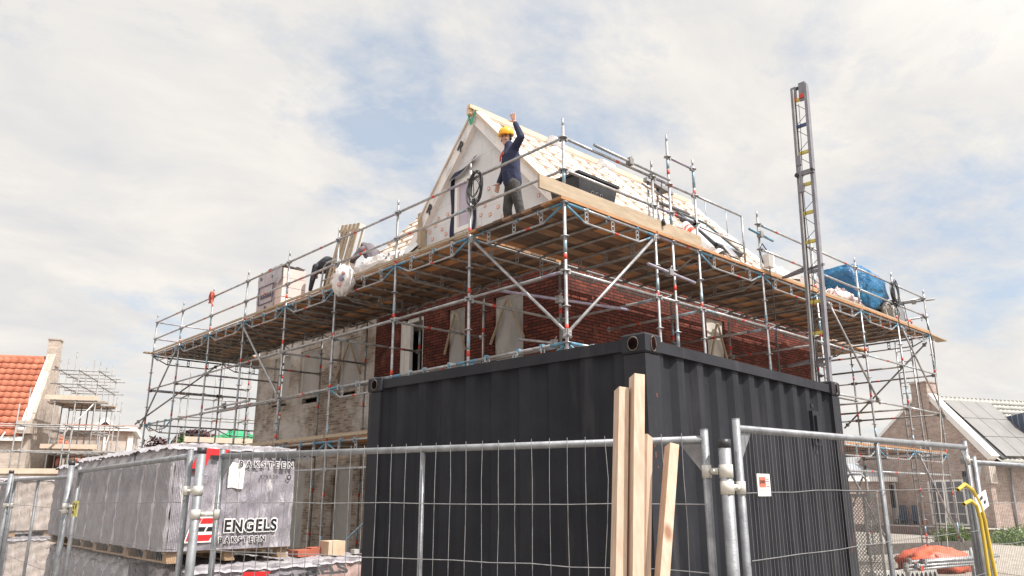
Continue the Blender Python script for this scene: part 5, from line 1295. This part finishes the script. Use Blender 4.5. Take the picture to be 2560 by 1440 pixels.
b = MB(); b.grid(lambda u, v: V3(-.195 - .008 * math.sin(u * 3), .05 + .16 * u + .05 * v, 1.19 + .12 * v), 4, 4); b.build('orange_patch', m_orange, w3, fix=False)
b = MB(); limb(b, [V3(.09, 0, .9), V3(.1, .08, .5), V3(.1, -.05, .1)], [.12, .09, .075]); limb(b, [V3(-.09, 0, .9), V3(-.1, .08, .5), V3(-.1, -.05, .1)], [.12, .09, .075]); remesh(b, 'trousers', m_trouser, w3, voxel=.014)
b = MB(); sphere(b, hd3 + Vector((0, -.03, .04)), (.092, .095, .095), 14); remesh(b, 'hair', M('grey_cap', (.12, .11, .12), (.16, .15, .16), 20, .8), w3, voxel=.011)
# ------------------------------------------------------------------ houses behind, left
m_orange_tile, nt, p = new_mat('orange_roof_tile')
p.inputs['Roughness'].default_value = .75; p.inputs['Specular IOR Level'].default_value = .25
ti = ramp(nt, noise(nt, 1.6, 6), [(.3, (.45, .16, .095)), (.7, (.35, .115, .068))])
vo_ = nt.nodes.new('ShaderNodeTexVoronoi'); vo_.inputs['Scale'].default_value = 3.3; tcx = nt.nodes.new('ShaderNodeTexCoord'); nt.links.new(tcx.outputs['Object'], vo_.inputs['Vector'])
ti = mixc(nt, .45, ti, ramp(nt, vo_.outputs['Color'], [(.2, (.30, .095, .06)), (.8, (.52, .20, .125))])); nt.links.new(ti, p.inputs['Base Color'])
m_zinc = M('zinc_sheet', (.40, .42, .46), (.30, .32, .36), 2.5, .45, .3)
m_white = M('white_trim', (.80, .78, .76), (.72, .70, .68), 3, .5)
m_glass = M('dark_window_glass', (.10, .11, .13), (.16, .17, .19), 2, .12)
m_greytile = M('pale_grey_roof_tile', (.33, .32, .29), (.24, .235, .215), 2, .55)
def tiles(mb, o, ux, uy, w, h, pitch_u, pitch_v, amp=.05, mat=0):
    """pantile field: waves across, steps down the slope; o lower left, ux along, uy up the slope"""
    o, ux, uy = Vector(o), Vector(ux).normalized(), Vector(uy).normalized(); n = ux.cross(uy)
    nu, nv = int(w / pitch_u), int(h / pitch_v)
    for j in range(nv):
        k = mb.add([o + ux * (w * i / (nu * 6)) + uy * (h * (j + e) / nv) + n * (amp * (.5 + .5 * math.sin(2 * math.pi * i / 6)) + (.045 if e == 0 else 0.0)) for e in (0, 1.0) for i in range(nu * 6 + 1)])
        L = nu * 6 + 1
        for i in range(L - 1): mb.face((k + i, k + i + 1, k + L + i + 1, k + L + i), mat, True)
        k3 = mb.add([o + ux * (w * i / (nu * 6)) + uy * (h * j / nv) + n * (amp * (.5 + .5 * math.sin(2 * math.pi * i / 6)) - .02) for i in range(L)])
        for i in range(L - 1): mb.face((k + i + 1, k + i, k3 + i, k3 + i + 1), mat)
def win(parent, x0, x1, z0, z1, plane, axis='x', nx=1, nz=1, frame=m_white if False else None, proud=.03, mf=None, mg=None):
    """window on a local wall: frame plus panes"""
    mf = mf or m_white; mg = mg or m_glass
    P = (lambda a, z, d: (a, plane - d, z)) if axis == 'x' else (lambda a, z, d: (plane - d, a, z))
    f = MB(); t = .09
    def bx(a, b, c, e): 
        q0, q1 = P(a, c, -.02), P(b, e, proud); f.mm(q0, q1)
    bx(x0, x0 + t, z0, z1); bx(x1 - t, x1, z0, z1); bx(x0 + t, x1 - t, z0, z0 + t); bx(x0 + t, x1 - t, z1 - t, z1)
    for i in range(1, nx): a = x0 + (x1 - x0) * i / nx; bx(a - .025, a + .025, z0 + t, z1 - t)
    for i in range(1, nz): a = z0 + (z1 - z0) * i / nz; f.mm(P(x0 + t, a - .015, -.01), P(x1 - t, a + .015, proud - .006))
    o = f.build('window', mf, parent, True)
    g_ = MB(); g_.mm(P(x0 + t, z0 + t, -.008), P(x1 - t, z1 - t, .01)); g_.build('window_pane', mg, o, True)
    return o
h1 = thing('tiled_house', 'house under an orange pantile roof with a pale chimney and zinc dormer behind scaffolding', 'house', (.23, 32.17, 0), R(-27))
EH, RH, DP, LN = 4.35, 7.85, 2.3, 15.0
m = MB(); m.mm((-LN, 0, 0), (-.3, .3, EH)); m.mm((-LN, 2 * DP - .3, 0), (-.3, 2 * DP, EH)); m.build('wall', m_sandbrick, h1, True)
m = MB(); m.prism([(0, 0, 0), (0, 2 * DP, 0), (0, 2 * DP, EH + .1), (0, DP + .35, RH + .25), (0, DP - .35, RH + .25), (0, 0, EH + .1)], (-.3, 0, 0)); m.build('gable_wall', m_sandbrick, h1, True)
sl = math.hypot(DP, RH - EH)
m = MB(); tiles(m, (-LN, -.25, EH - .22), (1, 0, 0), (0, DP, RH - EH), LN - .32, sl + .3, .30, .34, .055); ro1 = m.build('roof_slope', m_orange_tile, h1, True, fix=False)
m = MB(); m.prism([(-LN, DP, RH - .06), (-.32, DP, RH - .06), (-.32, 2 * DP + .2, EH - .2), (-LN, 2 * DP + .2, EH - .2)], (0, 0, -.1)); m.build('roof_slope', m_orange_tile, h1, True)
m = MB(); m.tube((-LN, DP, RH + .05), (-.35, DP, RH + .05), .13, 0, 10); m.build('ridge_tile', m_orange_tile, h1, True)
m = MB(); m.prism([(-.36, -.25, EH - .12), (-.36, DP - .1, RH + .2), (-.36, DP + .05, RH + .34), (-.36, DP - .2, RH + .30), (-.36, -.38, EH + .06)], (.26, 0, 0)); m.build('verge_flashing', m_white, h1, True)
m = MB(); m.mm((-.42, DP - .25, RH - .3), (.06, DP + .3, RH + .95)); m.mm((-.46, DP - .29, RH + .951), (.1, DP + .34, RH + 1.0)); m.build('chimney', m_sandbrick, h1, True)
m = MB(); m.mm((-.45, -.32, EH - .1), (.1, .35, EH + .45)); m.build('shoulder_stone', m_sandbrick, h1, True)
# zinc dormer
m = MB(); dx0, dx1 = -6.2, -3.6; m.mm((dx0, .9, 4.4), (dx1, 3.4, 6.35)); dm = m.build('dormer', m_zinc, h1, True)
m = MB(); m.mm((dx0 - .12, .75, 6.351), (dx1 + .12, 3.5, 6.55)); m.mm((dx0, .84, 4.5), (dx1, .899, 4.62)); m.build('dormer_roof', m_zinc, dm, True)
win(h1, dx1 - 1.5, dx1 - .15, 4.75, 6.15, .88)
m = MB(); m.mm((dx1 + .001, .85, 4.5), (dx1 + .05, 1.1, 6.3)); m.build('dormer_trim', m_white, dm, True)
# front bay with its own lower roof
m = MB(); m.prism([(-9.5, -2.4, 0), (-2.6, -2.4, 0), (-2.6, -2.4, 3.3), (-6.2, -2.4, 5.3), (-9.5, -2.4, 3.3)], (0, 2.38, 0)); m.build('bay_wall', m_sandbrick, h1, True)
m = MB(); tiles(m, (-2.4, -2.6, 3.2), (0, 1, 0), (-3.8, 0, 2.15), 3.6, 4.4, .30, .34, .05); m.build('roof_slope', m_orange_tile, h1, True, fix=False)
m = MB(); m.bar((-2.3, -2.55, 3.15), (-6.2, -2.55, 5.38), .12, .16); m.bar((-6.2, -2.55, 5.38), (-9.6, -2.55, 3.2), .12, .16); m.build('bay_bargeboard', m_white, h1, True)
m = MB(); m.mm((-2.5, -.24, EH - .42), (-.2, -.02, EH - .24)); m.build('gutter', m_white, h1, True)
for a in (-7.6, -5.6, -1.9): win(h1, a, a + .9, 1.9, 3.0, -2.42 if a < -3 else -.02)
for a in (-8.6, -4.4): win(h1, a, a + .8, .5, 1.6, -2.42)
m = MB(); m.mm((-5.4, -2.46, 0), (-4.9, -2.405, 2.6)); m.build('door', m_board, h1, True)
# other houses behind it
h2 = thing('terrace_house', 'pale flat topped house with white eaves at the far end of the left row', 'house', (4.2, 40.2, 0), R(-20))
m = MB(); m.mm((-.8, 0, 0), (2.55, 6, 5.1)); m.build('wall', m_sandbrick, h2, True)
m = MB(); m.mm((-.95, -.3, 5.11), (2.75, 6.2, 5.36)); m.build('eaves_board', m_white, h2, True)
m = MB(); m.prism([(-.9, -.2, 5.37), (2.7, -.2, 5.37), (2.7, 6, 5.7), (-.9, 6, 5.7)], (0, 0, .05)); m.build('roof_slope', m_orange_tile, h2, True)
m = MB(); m.tube((1.2, -.06, 0), (1.2, -.06, 4.8), .05, 0, 8); m.mm((2.35, -.08, 2.5), (2.62, -.005, 4.84)); m.build('drain_pipe', m_white, h2, True)
h3 = thing('brick_house', 'dark red house with a steep white edged gable seen over the flat topped house', 'house', (8.9, 52, -.9), R(-20))
m = MB(); m.prism([(-3.2, 0, 0), (2.6, 0, 0), (2.6, 0, 5.0), (-.3, 0, 7.6), (-3.2, 0, 5.0)], (0, 6, 0)); m.build('wall', m_redbrick, h3, True)
m = MB(); m.bar((-3.4, -.1, 4.95), (-.3, -.1, 7.75), .2, .25); m.bar((-.3, -.1, 7.75), (2.8, -.1, 4.95), .2, .25); m.build('bargeboard', m_white, h3, True)
m = MB(); m.prism([(2.8, -.15, 4.9), (-.3, -.15, 7.7), (-.3, -.15, 7.8), (2.9, -.15, 5.0)], (0, 6.4, 0)); m.prism([(-3.4, -.15, 4.9), (-.3, -.15, 7.7), (-.3, -.15, 7.8), (-3.5, -.15, 5.0)], (0, 6.4, 0)); m.build('roof_slope', m_orange_tile, h3, True)
h4 = thing('tiled_house', 'house with a low orange roof corner between the chimney house and the flat topped one', 'house', (-1.3, 34.8, -.5), R(-27))
m = MB(); m.mm((-.5, 1.5, 0), (4.2, 6, 3.1)); m.build('wall', m_sandbrick, h4, True)
m = MB(); tiles(m, (4.3, 1.4, 3.05), (0, 1, 0), (-3, 0, 2.6), 4.6, 4.2, .30, .34, .05); m.build('roof_slope', m_orange_tile, h4, True, fix=False)
m = MB(); m.bar((4.4, 1.35, 3.0), (1.3, 1.35, 5.7), .1, .22); m.mm((-.6, 1.2, 3.0), (4.5, 1.42, 3.15)); m.build('bargeboard', m_white, h4, True)
# scaffolds in front of those houses
def bg_scaffold(label, loc, rz, xs_, ys_, top, lifts, planks, mat=None, brc=()):
    t = thing('scaffold', label, 'scaffold', loc, rz, 'scaffolds on the left houses'); mat = mat or m_tube_dull
    for x in xs_:
        for y in ys_:
            m = MB(); m.tube((x, y, 0), (x, y, top + random.uniform(-.3, .9)), .028, 0, 6); m.build('standard', mat, t, True)
    for z in lifts:
        for y in ys_: m = MB(); m.tube((xs_[0] - .3, y, z), (xs_[-1] + .4, y, z), .026, 0, 6); m.build('ledger', mat, t, True)
        for x in xs_: 
            m = MB(); m.tube((x, ys_[0] - .2, z), (x, ys_[-1] + .2, z), .026, 0, 6); m.build('transom', mat, t, True)
    for x0, x1, z in planks:
        m = MB(); n = 4; y0, y1 = ys_[0], ys_[-1]
        for k in range(n): m.mm((x0 + random.uniform(-.2, .2), y0 + (y1 - y0) * k / n + .01, z), (x1 + random.uniform(-.2, .3), y0 + (y1 - y0) * (k + 1) / n - .01, z + .05))
        m.build('plank_deck', m_plank_far, t, True)
        m = MB(); m.mm((x0, y0 - .06, z + .06), (x1, y0 - .03, z + .25)); m.build('toe_board', m_batten, t, True)
    for a, b in brc: m = MB(); m.tube(a, b, .028, 0, 6); m.build('diagonal_brace', m_alul, t, True)
    return t
m_plank_far = M('weathered_far_plank', (.46, .36, .28), (.34, .26, .20), 3, .85, island=[(0, (.8, .8, .8)), (1, (1.1, 1.05, 1))])
bg_scaffold('long thin tube scaffold along the front of the orange roofed house', (.0, 32.0, 0), R(-27), [-7.6, -5.9, -4.2, -2.5, -.8, .9, 2.6, 4.3], [-4.2, -3.2], 5.0, [.5, 1.5, 2.35, 3.3, 4.3], [(-7.6, 4.3, 2.4)], brc=[((-7.6, -4.3, 1.5), (-5.9, -4.3, 3.4)), ((-2.5, -4.3, .2), (-1.4, -4.3, 3.2)), ((-1.0, -4.3, .5), (.6, -4.3, 4.0))])
bg_scaffold('tall spindly scaffold tower with plank landings at the chimney gable', (.1, 31.4, 0), R(-27), [.7, 1.5, 2.3], [.2, 1.4, 2.6, 3.7], 7.4, [2.2, 3.4, 4.4, 5.6, 6.4, 7.0], [(.3, 2.4, 5.65), (.4, 2.6, 3.55)], brc=[((.7, .1, 3.5), (2.3, .1, 5.6)), ((2.4, .2, 1), (2.4, 3.2, 4.4))])
bg_scaffold('low scaffold of bare tubes before the flat topped house', (3.0, 35.5, 0), R(-26), [-1.5, -.7, .1, .9, 1.7, 2.5, 3.2], [0, 1.1], 4.2, [1.3, 2.2, 3.0], [(-1.5, 2, 1.35)])
bg_scaffold('scaffold corner glimpsed past the end of the pale brick wall', (4.2, 21.5, 0), R(-8), [-1.2, 0, 1.0, 2.0], [0, 1.2], 6.0, [1.4, 2.5, 3.4, 4.4, 5.2], [(-1.2, 2.2, 3.45)])
m = MB(); m.tube((-3.9, 18.0, 2.68), (-2.6, 12.5, 2.5), .04, 0, 8); m.tube((-3.93, 18.1, 2.684), (-3.89, 17.95, 2.679), .046, 1, 8)
# green silo container
gs = thing('green_tank', 'green ribbed plastic tank behind the left end of the scaffold', 'tank', (5.95, 23.9, 0))
m = MB(); prof = [(1.0, 0), (1.0, .3)]
z = .3
while z < 3.7: prof += [(1.0, z), (1.0, z + .42), (1.05, z + .45), (1.05, z + .55), (1.0, z + .58)]; z += .6
m.lathe((5.95, 23.9, 0), prof + [(.9, z + .05), (.4, z + .2), (.38, z + .3), (0.02, z + .3)], 0, 28); m.build('tank_body', M('green_plastic', (.02, .30, .12), (.03, .36, .15), 3, .4), gs)
# trees far behind
def tree(label, base, trunk_h, crown_c, crown_r, mat, n=1500, leaf=.16, seed=0, group='trees far behind', name='tree', narrow=1.0):
    rnd = random.Random(seed); t = thing(name, label, 'tree', base, 0, group); b = Vector(base)
    m = MB(); m.tube(b, b + Vector((0, 0, trunk_h)), .14, 0, 8, .09)
    for k in range(7):
        a = rnd.uniform(0, 6.28); e = Vector(crown_c) + Vector((math.cos(a) * crown_r[0] * .7, math.sin(a) * crown_r[1] * .7, rnd.uniform(-.3, .8) * crown_r[2])); s_ = b + Vector((0, 0, trunk_h * rnd.uniform(.6, 1))); m.tube(s_, s_.lerp(e, .5) + Vector((0, 0, .2)), .06, 0, 6, .04); m.tube(s_.lerp(e, .5) + Vector((0, 0, .2)), e, .04, 0, 6, .012)
    m.build('trunk', m_bark, t)
    m = MB(); cl = [(rnd.gauss(0, .5), rnd.gauss(0, .5), rnd.gauss(0, .5)) for _ in range(26)]
    for k in range(n):
        c = rnd.choice(cl); p = [c[i] + rnd.gauss(0, .2) for i in range(3)]
        L = math.sqrt(sum(q * q for q in p))
        if L > 1.1: p = [q / L * rnd.uniform(.8, 1.05) for q in p]
        P = Vector(crown_c) + Vector((p[0] * crown_r[0], p[1] * crown_r[1], p[2] * crown_r[2]))
        a, bb = Vector((rnd.gauss(0, 1), rnd.gauss(0, 1), rnd.gauss(0, 1))).normalized(), Vector((rnd.gauss(0, 1), rnd.gauss(0, 1), rnd.gauss(0, 1))).normalized(); s_ = leaf * rnd.uniform(.6, 1.3)
        m.poly([P - a * s_, P + bb * s_ * .5, P + a * s_, P - bb * s_ * .5])
    m.build('crown', mat, t, fix=False); return t
def leafmat(name, c1, c2): return M(name, c1, c2, .9, .6, island=[(0, (.55, .6, .55)), (.5, (1, 1, 1)), (1, (1.5, 1.4, 1.1))])
m_bark = M('bark', (.10, .075, .055), (.06, .045, .035), 8, .9)
m_leaf = leafmat('green_leaves', (.05, .10, .03), (.08, .14, .04)); m_leafp = leafmat('purple_leaves', (.055, .022, .030), (.085, .035, .04)); m_leafl = leafmat('light_leaves', (.13, .17, .06), (.18, .2, .08))
tree('purple leaved tree peeping over the packs left of the green tank', (7.2, 31.5, 0), 2.8, (7.2, 31.5, 3.7), (1.15, 1.1, 1.0), m_leafp, 1500, .14, 3)
tree('dark purple bush like tree at the foot of the leftmost standard', (5.6, 31.5, 0), 2.4, (5.3, 31.5, 3.55), (.9, .8, .8), m_leafp, 1000, .13, 5)
tree('slim green tree between two purple crowns', (6.15, 30.5, 0), 2.3, (6.15, 30.5, 3.4), (.42, .42, 1.15), m_leaf, 800, .13, 4)
tree('broad green tree beside the green tank', (8.1, 30.2, 0), 2.4, (8.1, 30.2, 3.2), (1.3, 1.1, 1.1), m_leaf, 1500, .14, 6)
m.build('anchor_tube', [m_fence, m_black]) and tag(bpy.data.objects['anchor_tube'], 'loose tube with black cap lying level above the far packs', 'tube') if False else None

# ------------------------------------------------------------------ villa on the right
vh = thing('brick_villa', 'brick villa with steep gable, solar panels on pale tiles and a dark dormer', 'house', (34.2, 7.5, 0), R(-22))
VE, VR, VD, VL, VLE = 3.25, 6.35, 3.05, 4.6, 3.4
m = MB(); m.prism([(0, -VD, 0), (0, VL, 0), (0, VL, VLE), (0, .2, VR + .1), (0, -.2, VR + .1), (0, -VD, VE)], (.3, 0, 0)); m.build('gable_wall', m_farbrick, vh, True)
m = MB(); m.mm((.3, -VD + .35, 0), (16, -VD + .65, VE - .2)); m.mm((.3, VL - .5, 0), (16, VL - .2, VLE)); m.build('wall', m_farbrick, vh, True)
m = MB(); m.mm((-.12, -.5, VR - .6), (.55, .45, VR + .75)); m.mm((-.16, -.54, VR + .751), (.59, .49, VR + .82)); m.build('chimney', m_farbrick, vh, True)
m = MB(); m.prism([(-.06, -VD - .1, VE - .05), (-.06, -.3, VR + .05), (-.06, -.3, VR + .42), (-.06, -VD - .35, VE + .12)], (.5, 0, 0)); m.build('verge_trim', m_white, vh, True)
m = MB(); m.prism([(-.06, VL + .1, VLE - .05), (-.06, .3, VR + .05), (-.06, .3, VR + .17), (-.06, VL + .2, VLE + .1)], (.4, 0, 0)); m.build('verge_trim', m_white, vh, True)
vs = math.hypot(VD, VR - VE); uyv = Vector((0, VD, VR - VE)).normalized()
m = MB(); tiles(m, (.45, -VD - .35, VE - .22), (1, 0, 0), uyv, 16, vs + .42, .30, .36, .05); m.build('roof_slope', m_greytile, vh, True, fix=False)
m = MB(); m.prism([(.45, 0, VR - .02), (16.4, 0, VR - .02), (16.4, VL + .3, VLE - .2), (.45, VL + .3, VLE - .2)], (0, 0, -.1)); m.build('roof_slope', m_greytile, vh, True)
m = MB()
for k in range(52): m.tube((.5 + k * .3, 0, VR + .06), (.84 + k * .3, 0, VR + .035), .125, 0, 8, .10)
m.build('ridge_tile', m_greytile, vh, True)
m_solar = M('solar_panel_glass', (.115, .11, .108), (.15, .142, .138), 1.5, .45, 0, 0, spec=1.0)  # base grey lifted to carry the glare on the glass
nv_ = Vector((0, -(VR - VE), VD)).normalized()
def vp(x, s_, off): return Vector((x, -VD - .35, VE - .22)) + uyv * s_ + nv_ * off
for i in range(6):
    for j in range(3):
        if i > 2 and j > 0: continue
        x0, s0 = .95 + i * 1.08, .3 + j * 1.35
        m = MB(); m.prism([vp(x0, s0, .16), vp(x0 + 1.05, s0, .16), vp(x0 + 1.05, s0 + 1.32, .16), vp(x0, s0 + 1.32, .16)], nv_ * .035); m.build('solar_panel', m_solar, vh, True)
m = MB(); m.prism([vp(.62, .2, .13), vp(.9, .2, .13), vp(.9, 4.4, .13), vp(.62, 4.4, .13)], nv_ * .01); m.build('verge_flashing', m_black, vh, True)
m_bluezinc = M('blue_grey_zinc', (.085, .115, .17), (.12, .15, .21), 2, .45, .3)
m = MB(); q = [vp(5.9, 1.0, .0), vp(5.9, 4.1, .0), vp(5.9, 4.1, .0) + Vector((0, -2.6, .1)), vp(5.9, 1.0, 0) + Vector((0, .15, 1.75))]
m.prism([vp(4.1, 1.45, .08), vp(4.1, 3.3, .08), Vector((4.1, vp(0, 1.45, 0).y + .1, vp(0, 3.3, 0).z + .2))], (5, 0, 0)); dv_ = m.build('dormer', m_bluezinc, vh, True)
m = MB()
for k in range(4): yb = vp(0, 1.45, 0).y + .15 + k * .3; m.mm((4.065, yb, vp(0, 1.55 + k * .42, 0).z + .12), (4.098, yb + .025, vp(0, 3.3, 0).z + .17))
m.build('dormer_seam', m_zinc, dv_, True)
m = MB(); m.mm((.3, -VD - .5, VE - .36), (16.4, -VD - .36, VE - .24)); m.tube((1.7, -VD + .2, VE - .4), (1.7, -VD + .3, 0), .05, 0, 8); m.build('gutter', m_zinc, vh, True)
m = MB(); m.mm((-.1, -VD - .12, VE - 1.1), (.35, -VD + .1, VE - .05)); m.build('corner_pier', m_sandbrick, vh, True)
def vwin(y0, y1, z0, z1, nx, nz): return win(vh, y0, y1, z0, z1, -.002, 'y', nx, nz)
vwin(-1.7, -.65, .25, 2.35, 2, 4); vwin(-.6, .3, .25, 2.35, 2, 4); vwin(-2.1, -.6, .25, 2.35, 2, 4) if False else None
vwin(-2.0, -1.0, .9, 2.2, 1, 3) if False else None
vwin(2.3, 3.45, .25, 2.25, 1, 1); vwin(4.0, 4.5, .25, 2.3, 1, 4); vwin(-.2, .45, 3.5, 4.3, 1, 1)
m = MB(); m.mm((-.05, 2.4, .34), (-.035, 3.35, 1.0)); m.build('door_panel', m_white, vh, True)
for i, (y, z) in enumerate(((1.75, .3), (1.0, .3))):
    c = thing('garden_chair', ('dark folded garden chair leaning on the villa wall by the white door', 'dark folded garden chair leaning on the villa wall near the wide doors')[i], 'chair', (0, 0, 0), 0, 'garden chairs'); 
    c.location = vh.matrix_basis @ Vector((-.3, y, 0)); c.rotation_euler = (0, 0, R(-22))
    m = MB(); 
    for k in range(4): m.mm((-.04 + .0, -.22 + k * .11, .25), (0, -.14 + k * .11, 1.15))
    m.build('chair_back', m_bluezinc, c, True)
    m = MB(); m.bar((-.3, -.22, 0), (0, -.22, .7), .03, .03); m.bar((-.3, .22, 0), (0, .22, .7), .03, .03); m.mm((-.35, -.22, .42), (-.02, .22, .46)); m.build('chair_frame', m_bluezinc, c, True)
t = thing('terrace', 'low paved terrace in front of the villa with a brick edge', 'terrace', (0, 0, 0)); t.location = vh.location; t.rotation_euler = vh.rotation_euler
m = MB(); m.mm((-4.5, -8, 0), (-.01, 8, .2)); m.build('paving', m_concrete, t, True)
m = MB(); m.mm((-4.8, -9, 0), (-4.51, 9, .34)); m.build('edge_wall', M('dark_edge_brick', (.14, .10, .10), (.2, .15, .14), 9, .85), t, True)
tree('small light leaved tree between the lower deck and the villa', (22.5, 9.2, 0), 1.6, (22.5, 9.2, 2.75), (1.2, 1.2, .75), m_leafl, 700, .13, 8, 'trees far behind')
fb = thing('garden_shed', 'white edged low roof left of the villa behind the lower deck', 'shed', (31, 14, 0), R(-22))
m = MB(); m.mm((0, -2.5, 0), (5, 2, 2.3)); m.build('wall', m_farbrick, fb, True); m = MB(); m.mm((-.3, -2.8, 2.31), (5.3, 2.3, 2.55)); m.build('roof_edge', m_white, fb, True)
m = MB(); m.prism([(-.2, -2.6, 2.56), (-.2, 2.1, 2.56), (-.2, -.2, 3.3)], (5.4, 0, 0)); m.build('roof', m_zinc, fb, True)
# ------------------------------------------------------------------ planting and site clutter, right
def weeds(label, c, rx, ry, h, n, seed, mat):
    rnd = random.Random(seed); m = MB()
    for k in range(n):
        a = rnd.uniform(0, 6.28); r_ = math.sqrt(rnd.random()); x, y = c[0] + rx * r_ * math.cos(a), c[1] + ry * r_ * math.sin(a); hh = h * rnd.uniform(.4, 1.1) * (1.1 - r_ * .6)
        b_ = Vector((x, y, 0)); tip = b_ + Vector((rnd.gauss(0, .12), rnd.gauss(0, .12), hh)); w = Vector((rnd.gauss(0, 1), rnd.gauss(0, 1), 0)).normalized() * .015
        m.poly([b_ - w, b_ + w, tip])
        for q in range(4):
            P = b_.lerp(tip, rnd.uniform(.35, 1)); d = Vector((rnd.gauss(0, 1), rnd.gauss(0, 1), rnd.gauss(.3, .6))).normalized(); s_ = rnd.uniform(.04, .10); e = d.cross(Vector((0, 0, 1))).normalized() * s_ * .35
            m.poly([P, P + d * s_ * .5 + e, P + d * s_, P + d * s_ * .5 - e])
    o = m.build('weeds', mat, fix=False); o['kind'] = 'stuff'; o['label'] = label; o['category'] = 'weeds'; return o
m_weed = leafmat('weed_leaves', (.10, .17, .05), (.16, .22, .08))
weeds('green weeds growing before the villa at the right edge', (27.0, 1.2, 0), 4.0, 1.6, .8, 2200, 2, m_weed)
tg = bpy.data.objects['weeds']
weeds('green clump of weeds behind the fence corner', (23.3, 3.3, 0), .7, .6, .8, 500, 5, m_weed)
tp = blob('orange_tarp', 'crumpled orange tarpaulin lying on the ground behind the fence', 'tarpaulin', (11.9, .0, .15), (1.0, .7, .36), M('orange_tarpaulin', (.60, .14, .075), (.52, .11, .06), 2, .5, 0, .5, 6), 12, 36, .13, 1)
def tubes(label, c, n, L, rz, mat):
    t = thing('tube_bundle', label, 'tubes', c, rz); rnd = random.Random(n)
    for k in range(n):
        y = (k % 4) * .06 + rnd.uniform(-.01, .01); z = .05 + (k // 4) * .055; dx = rnd.uniform(-.25, .25); m = MB(); m.tube((-L / 2 + dx, y, z), (L / 2 + dx, y, z + rnd.uniform(-.01, .03)), .0245, 0, 8)
        m.box((-L / 2 + dx + .04, y, z + .01), (.06, .06, .08), 1); m.build('tube', [m_tube, m_red if k % 3 == 0 else m_tube_dull], t, True)
tubes('bundle of galvanised scaffold tubes lying behind the fence corner', (8.3, -1.65, .35), 12, 2.4, R(-12), m_tube)
t = thing('steel_profile_stack', 'pale corrugated steel sheets lying right of the concrete blocks', 'steel sheets', (17.5, -1.8, 0), R(-14))
for k in range(3):
    m = MB(); m.grid(lambda u, v: (4 * u, v * 1.2 + k * .1, .1 + k * .12 + .03 * (int(v * 16) % 2)), 2, 16, 0, False); m.build('steel_sheet', m_alul, t, True, fix=False)
def block(label, c, rz):
    t = thing('concrete_block', label, 'block', c, rz, 'concrete fence feet'); m = MB(); m.prism([(-.42, -.12, 0), (.42, -.12, 0), (.40, -.12, .26), (-.40, -.12, .26)], (0, .24, 0)); m.build('block_body', m_concrete, t, True)
    m = MB()
    for k in range(6): m.path([(-.33 + k * .13 + .035 * math.cos(q * .785), -.124, .13 + .085 * math.sin(q * .785)) for q in range(8)], .006, 0, 4, True); m.poly([(-.33 + k * .13 + .034 * math.cos(q * .785), -.1225, .13 + .083 * math.sin(q * .785)) for q in range(8)])
    m.build('block_hole', m_dark, t, True, fix=False)  # slots are flat dark faces, their inner shade given as colour
block('slotted concrete fence foot beside the steel sheets', (13.2, -2.05, .0), R(-25)); block('slotted concrete fence foot lying under the orange tarpaulin', (8.9, -.75, .0), R(-15)); block('slotted concrete fence foot nearest the hoist carriage', (8.0, -.5, 0), R(-15))
t = thing('timber_edging', 'dark low timber edging behind the orange tarpaulin', 'edging', (17.5, 2.6, 0))
m = MB(); m.bar((15.5, 3.0, .15), (19.8, 1.6, .15), .1, .26); m.build('edging_board', M('dark_wet_timber', (.07, .06, .055), (.11, .095, .085), 6, .8), t)
for i, (x, y) in enumerate(((8.2, -2.0), (9.9, -1.4), (12.4, -2.2))):
    t = thing('tube_stand', ('short upright tube before the orange tarpaulin', 'short upright tube among the scaffold tubes', 'short upright tube near the yellow bent tubes')[i], 'tube', (x, y, 0), 0, 'short upright tubes')
    m = MB(); m.tube((x, y, 0), (x + .03, y, .72 - .08 * i), .03, 0, 8); m.tube((x, y, 0), (x, y, .02), .12, 0, 10); m.build('stand_tube', m_fence, t)
# yellow bent tubes on the fence
m_yt = M('yellow_plastic_tube', (.60, .43, .05), (.54, .38, .04), 5, .4)
for i in range(2):
    dx = .10 * i; m = MB(); pts = ([(-1.12, -4.87, 1.66), (-1.02, -4.89, 1.70), (-.90, -4.9, 1.66), (-.79, -4.9, 1.56), (-.735, -4.9, 1.44), (-.715, -4.9, 1.24), (-.675, -4.9, 1.0), (-.6, -4.9, .02)], [(-1.04, -4.87, 1.56), (-.95, -4.89, 1.585), (-.87, -4.9, 1.55), (-.83, -4.9, 1.45), (-.822, -4.9, 1.3), (-.83, -4.9, 1.05), (-.80, -4.9, .5), (-.78, -4.9, .02)])[i]
    m.path(pts, .0135, 0, 8); tag(m.build('yellow_tube', m_yt), ('bent yellow tube hooked over the fence, outer and higher', 'bent yellow tube hooked over the fence, inner and lower')[i], 'tube', 'yellow bent tubes')
